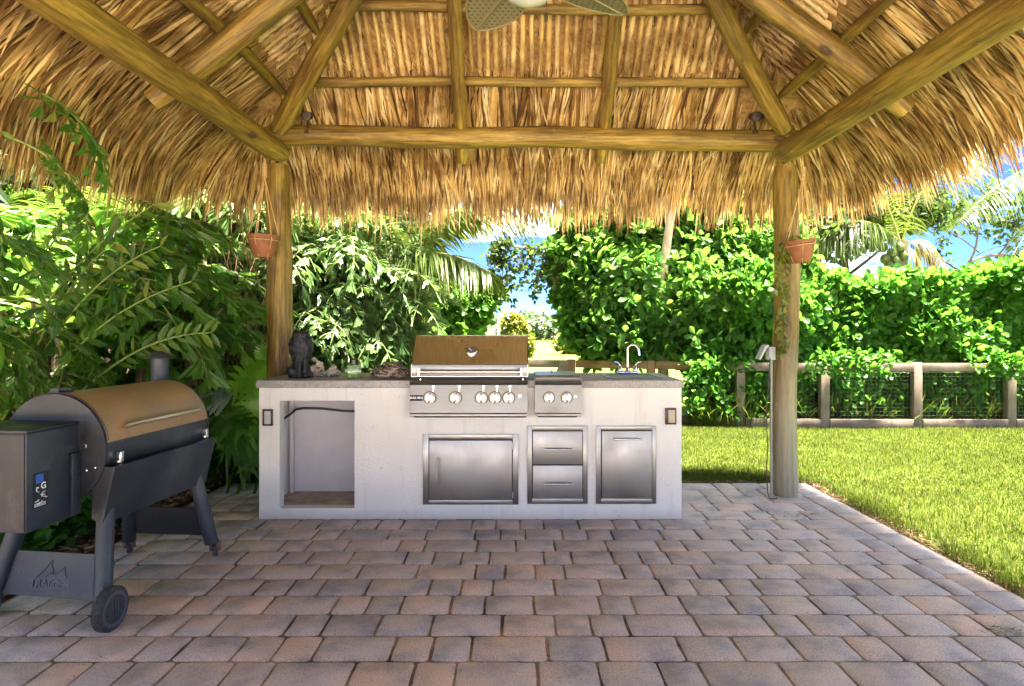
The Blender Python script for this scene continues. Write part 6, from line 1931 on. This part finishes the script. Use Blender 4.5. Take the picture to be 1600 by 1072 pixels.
# ------------------------------------------------------------------ monstera leaves
def monstera_mesh(size, seed, lobes=7):
    rr = random.Random(seed); V = []; F = []
    def P3(x, y): return (x * size, y * size, (-0.22 * abs(x) ** 1.6 - 0.18 * y * y) * size)
    n = 26
    # midrib strip
    for sgn in (-1, 1):
        for k in range(lobes):
            t0 = -0.12 + 1.02 * k / lobes; t1 = -0.12 + 1.02 * (k + 0.84) / lobes
            wmid = 0.62 * math.sin(math.pi * min(1, max(0.08, (0.22 + 0.80 * (k + .5) / lobes)))) ** 0.7 * rr.uniform(0.92, 1.06)
            rise = 0.28 - 0.45 * (1 - k / lobes) * 0.7
            cols = 6; rows = []
            for j in range(cols + 1):
                s = j / cols
                x = s * wmid; yb = t0 + rise * s * s + 0.1 * s; yt = t1 + rise * s * s + 0.1 * s
                if j <= 2: yt = -0.12 + 1.02 * (k + 1) / lobes + rise * s * s + .1 * s + 0.004
                if j >= cols - 1: m = (yb + yt) / 2; q = 0.72 if j == cols - 1 else 0.15; yb = m + (yb - m) * q; yt = m + (yt - m) * q
                rows.append((len(V), len(V) + 1)); V.append(P3(sgn * x, yb)); V.append(P3(sgn * x, yt))
            for a, b in zip(rows[:-1], rows[1:]):
                F.append((a[0], b[0], b[1], a[1]) if sgn > 0 else (a[0], a[1], b[1], b[0]))
    mb = MB(); mb.add(V, F); return mb.mesh('monstera_leaf', 0)
def monstera(lab, base, leaves, mat, group):
    t = empty('monstera', (base[0], base[1], 0)); tag(t, lab, 'plant', group)
    for i, (loc, tip, nrm, size) in enumerate(leaves):
        me = monstera_mesh(size, i * 7 + int(base[0] * 10)); me.polygons.foreach_set("use_smooth", [True] * len(me.polygons))
        o = obj('leaf', me, mat, None)
        y = Vector(tip).normalized(); x = y.cross(Vector(nrm)).normalized(); z = x.cross(y)
        o.matrix_basis = Matrix.Translation(Vector(loc) - Vector((base[0], base[1], 0))) @ Matrix((x, y, z)).transposed().to_4x4()
        o.parent = t
        mb = MB(); mb.tube(bez((base[0], base[1], 0.0), ((base[0] + loc[0]) / 2, (base[1] + loc[1]) / 2, loc[2]), loc, 8), 0.009, 6)
        mb.build('leaf_stalk', M['stemg'], t)
monstera('bright green split-leaf monstera left of the counter end', (-1.98, 5.15), [(P(408, 575, 4.95), (-.75, -.15, -.45), (0.1, -.8, .6), 0.34), (P(404, 610, 4.93), (-.35, -.15, -1), (0.0, -1, .3), 0.30), (P(412, 560, 5.0), (.1, -.2, .9), (0.6, -.8, .1), 0.12)], M['monstera'], None)
monstera('glossy grey-green monstera leaf behind the smoker hood', (-2.25, 5.0), [(P(352, 625, 4.88), (-.95, 0, .25), (0.1, -.7, .7), 0.27)], M['monstera_grey'], None)
monstera('dark monstera low between smoker and counter', (-2.1, 4.95), [(P(392, 668, 4.8), (-.6, -.2, -.5), (0, -.7, .7), 0.32), (P(345, 650, 4.8), (.7, -.3, -.4), (0, -.6, .8), 0.30), (P(400, 690, 4.9), (-.2, -.3, -.9), (0, -.9, .4), 0.28)], M['clusia'], None)

# broad leaf at left edge
mb = MB()
def broad(loc, az, el, L, W, par, mat):
    V = []; F = []
    for k in range(13):
        s = k / 12; w_ = W * math.sin(math.pi * min(1, s * 0.93 + 0.06)) ** 0.75
        z = -0.25 * L * s * s
        for x in (-w_, -w_ * .5, 0, w_ * .5, w_): V.append((x, L * s, z + abs(x) * 0.25 + 0.004 * math.sin(k * 2.6)))
    for k in range(12):
        for j in range(4): F.append((k * 5 + j, k * 5 + j + 1, k * 5 + j + 6, k * 5 + j + 5))
    m = MB(); m.add(V, F); o = obj('leaf', m.mesh('broad_leaf', 60), mat, None)
    o.matrix_basis = Matrix.Translation(loc) @ Matrix.Rotation(az, 4, 'Z') @ Matrix.Rotation(el, 4, 'X'); attach(o, par); return o
t = empty('ginger_plant', (-2.9, 3.3, 0)); tag(t, 'broad glossy leaves poking in at the left edge above the smoker', 'plant')
broad(P(-60, 470, 3.2), R(-80), R(10), 0.36, 0.075, t, M['monstera']); broad(P(-50, 420, 3.3), R(-95), R(-5), 0.40, 0.07, t, M['monstera']); broad(P(-50, 510, 3.2), R(-100), R(-35), 0.28, 0.07, t, M['monstera']); broad(P(-30, 500, 3.2), R(-60), R(15), 0.24, 0.035, t, M['yellow'])
mb = MB(); mb.tube([(-2.95, 3.3, 0), (-2.92, 3.28, 0.8), P(-55, 460, 3.25)], 0.012, 8); mb.build('stem', M['stemg'], t)

# low leafy plants in the bed under the smoker
def low_plants(name, n, xr, yr, hr, size, mat, tm=T_ov):
    x = RNG.uniform(*xr, n); y = RNG.uniform(*yr, n); z = RNG.uniform(*hr, n)
    V, F = rosettes(tm, np.column_stack([x, y, z]), unit(RNG.normal(0, .3, (n, 3)) + [0, -0.2, 1]), size, per=6, droop=0.25)
    o = obj(name, npmesh(name, V, F), mat); tag(o, kind='stuff'); return o
low_plants('ground_cover', 70, (-3.0, -2.45), (3.3, 4.0), (0.06, 0.24), 0.12, M['clusia'], T_ov)
low_plants('ground_cover', 120, (-2.8, -1.75), (5.25, 5.8), (0.05, 0.3), 0.12, M['clusia'], T_la)
low_plants('ground_cover', 160, (-5.0, -2.6), (4.2, 6.5), (0.05, 0.4), 0.14, M['under'], T_ov)
# strap-leaved plants beside the kitchen
tuft(420, (-2.35, -1.78), (5.25, 5.6), (0.35, 0.85), M['clusia'], 'strap_leaved_plants', w=(0.012, 0.028), lean=0.5, grav=(0.8, 2.2))
tuft(200, (-3.6, -2.5), (4.4, 5.4), (0.3, 0.7), M['clusia'], 'strap_leaved_plants', w=(0.010, 0.022), lean=0.5, grav=(0.8, 2.2))

# vine trailing from the right pot
n = 260
path = [(1238, 372), (1228, 385), (1222, 400), (1216, 420), (1220, 445), (1226, 465), (1222, 490), (1220, 515), (1224, 540), (1218, 552)]
A = np.array([tuple(P(px, py, 4.60 if py < 430 else 4.70)) for px, py in path])
u_ = RNG.rand(n) ** 1.15 * (len(path) - 1)
pp_ = np.stack([np.interp(u_, np.arange(len(path)), A[:, k]) for k in range(3)], 1) + RNG.normal(0, 1, (n, 3)) * np.array([.028, .012, .02]) * (1.25 - u_[:, None] / len(path))
d = unit(RNG.normal(0, .6, (n, 3)) + [0, -0.2, -0.8])
V, F = scatter(T_ov, pp_, d, unit(RNG.normal(0, .4, (n, 3)) + [0, -1, 0.3]), RNG.uniform(.03, .065, n))
vine = empty('trailing_vine', potR.location); tag(vine, 'yellow-green vine trailing from the right pot down the post', 'vine')
o = obj('leaves', npmesh('vine_leaves', V, F), M['yellow'], vine); tag(o, kind='stuff')
mb = MB(); mb.tube([Vector(a) for a in A], 0.003, 5); mb.tube([Vector(A[0]) + Vector((.05, 0, 0)), Vector(A[0]) + Vector((.1, -.12, .03)), Vector(A[0]) + Vector((.13, -.13, -.1)), Vector(A[0]) + Vector((.10, -.10, -.22))], 0.003, 5); mb.build('runner', M['stemg'], vine)
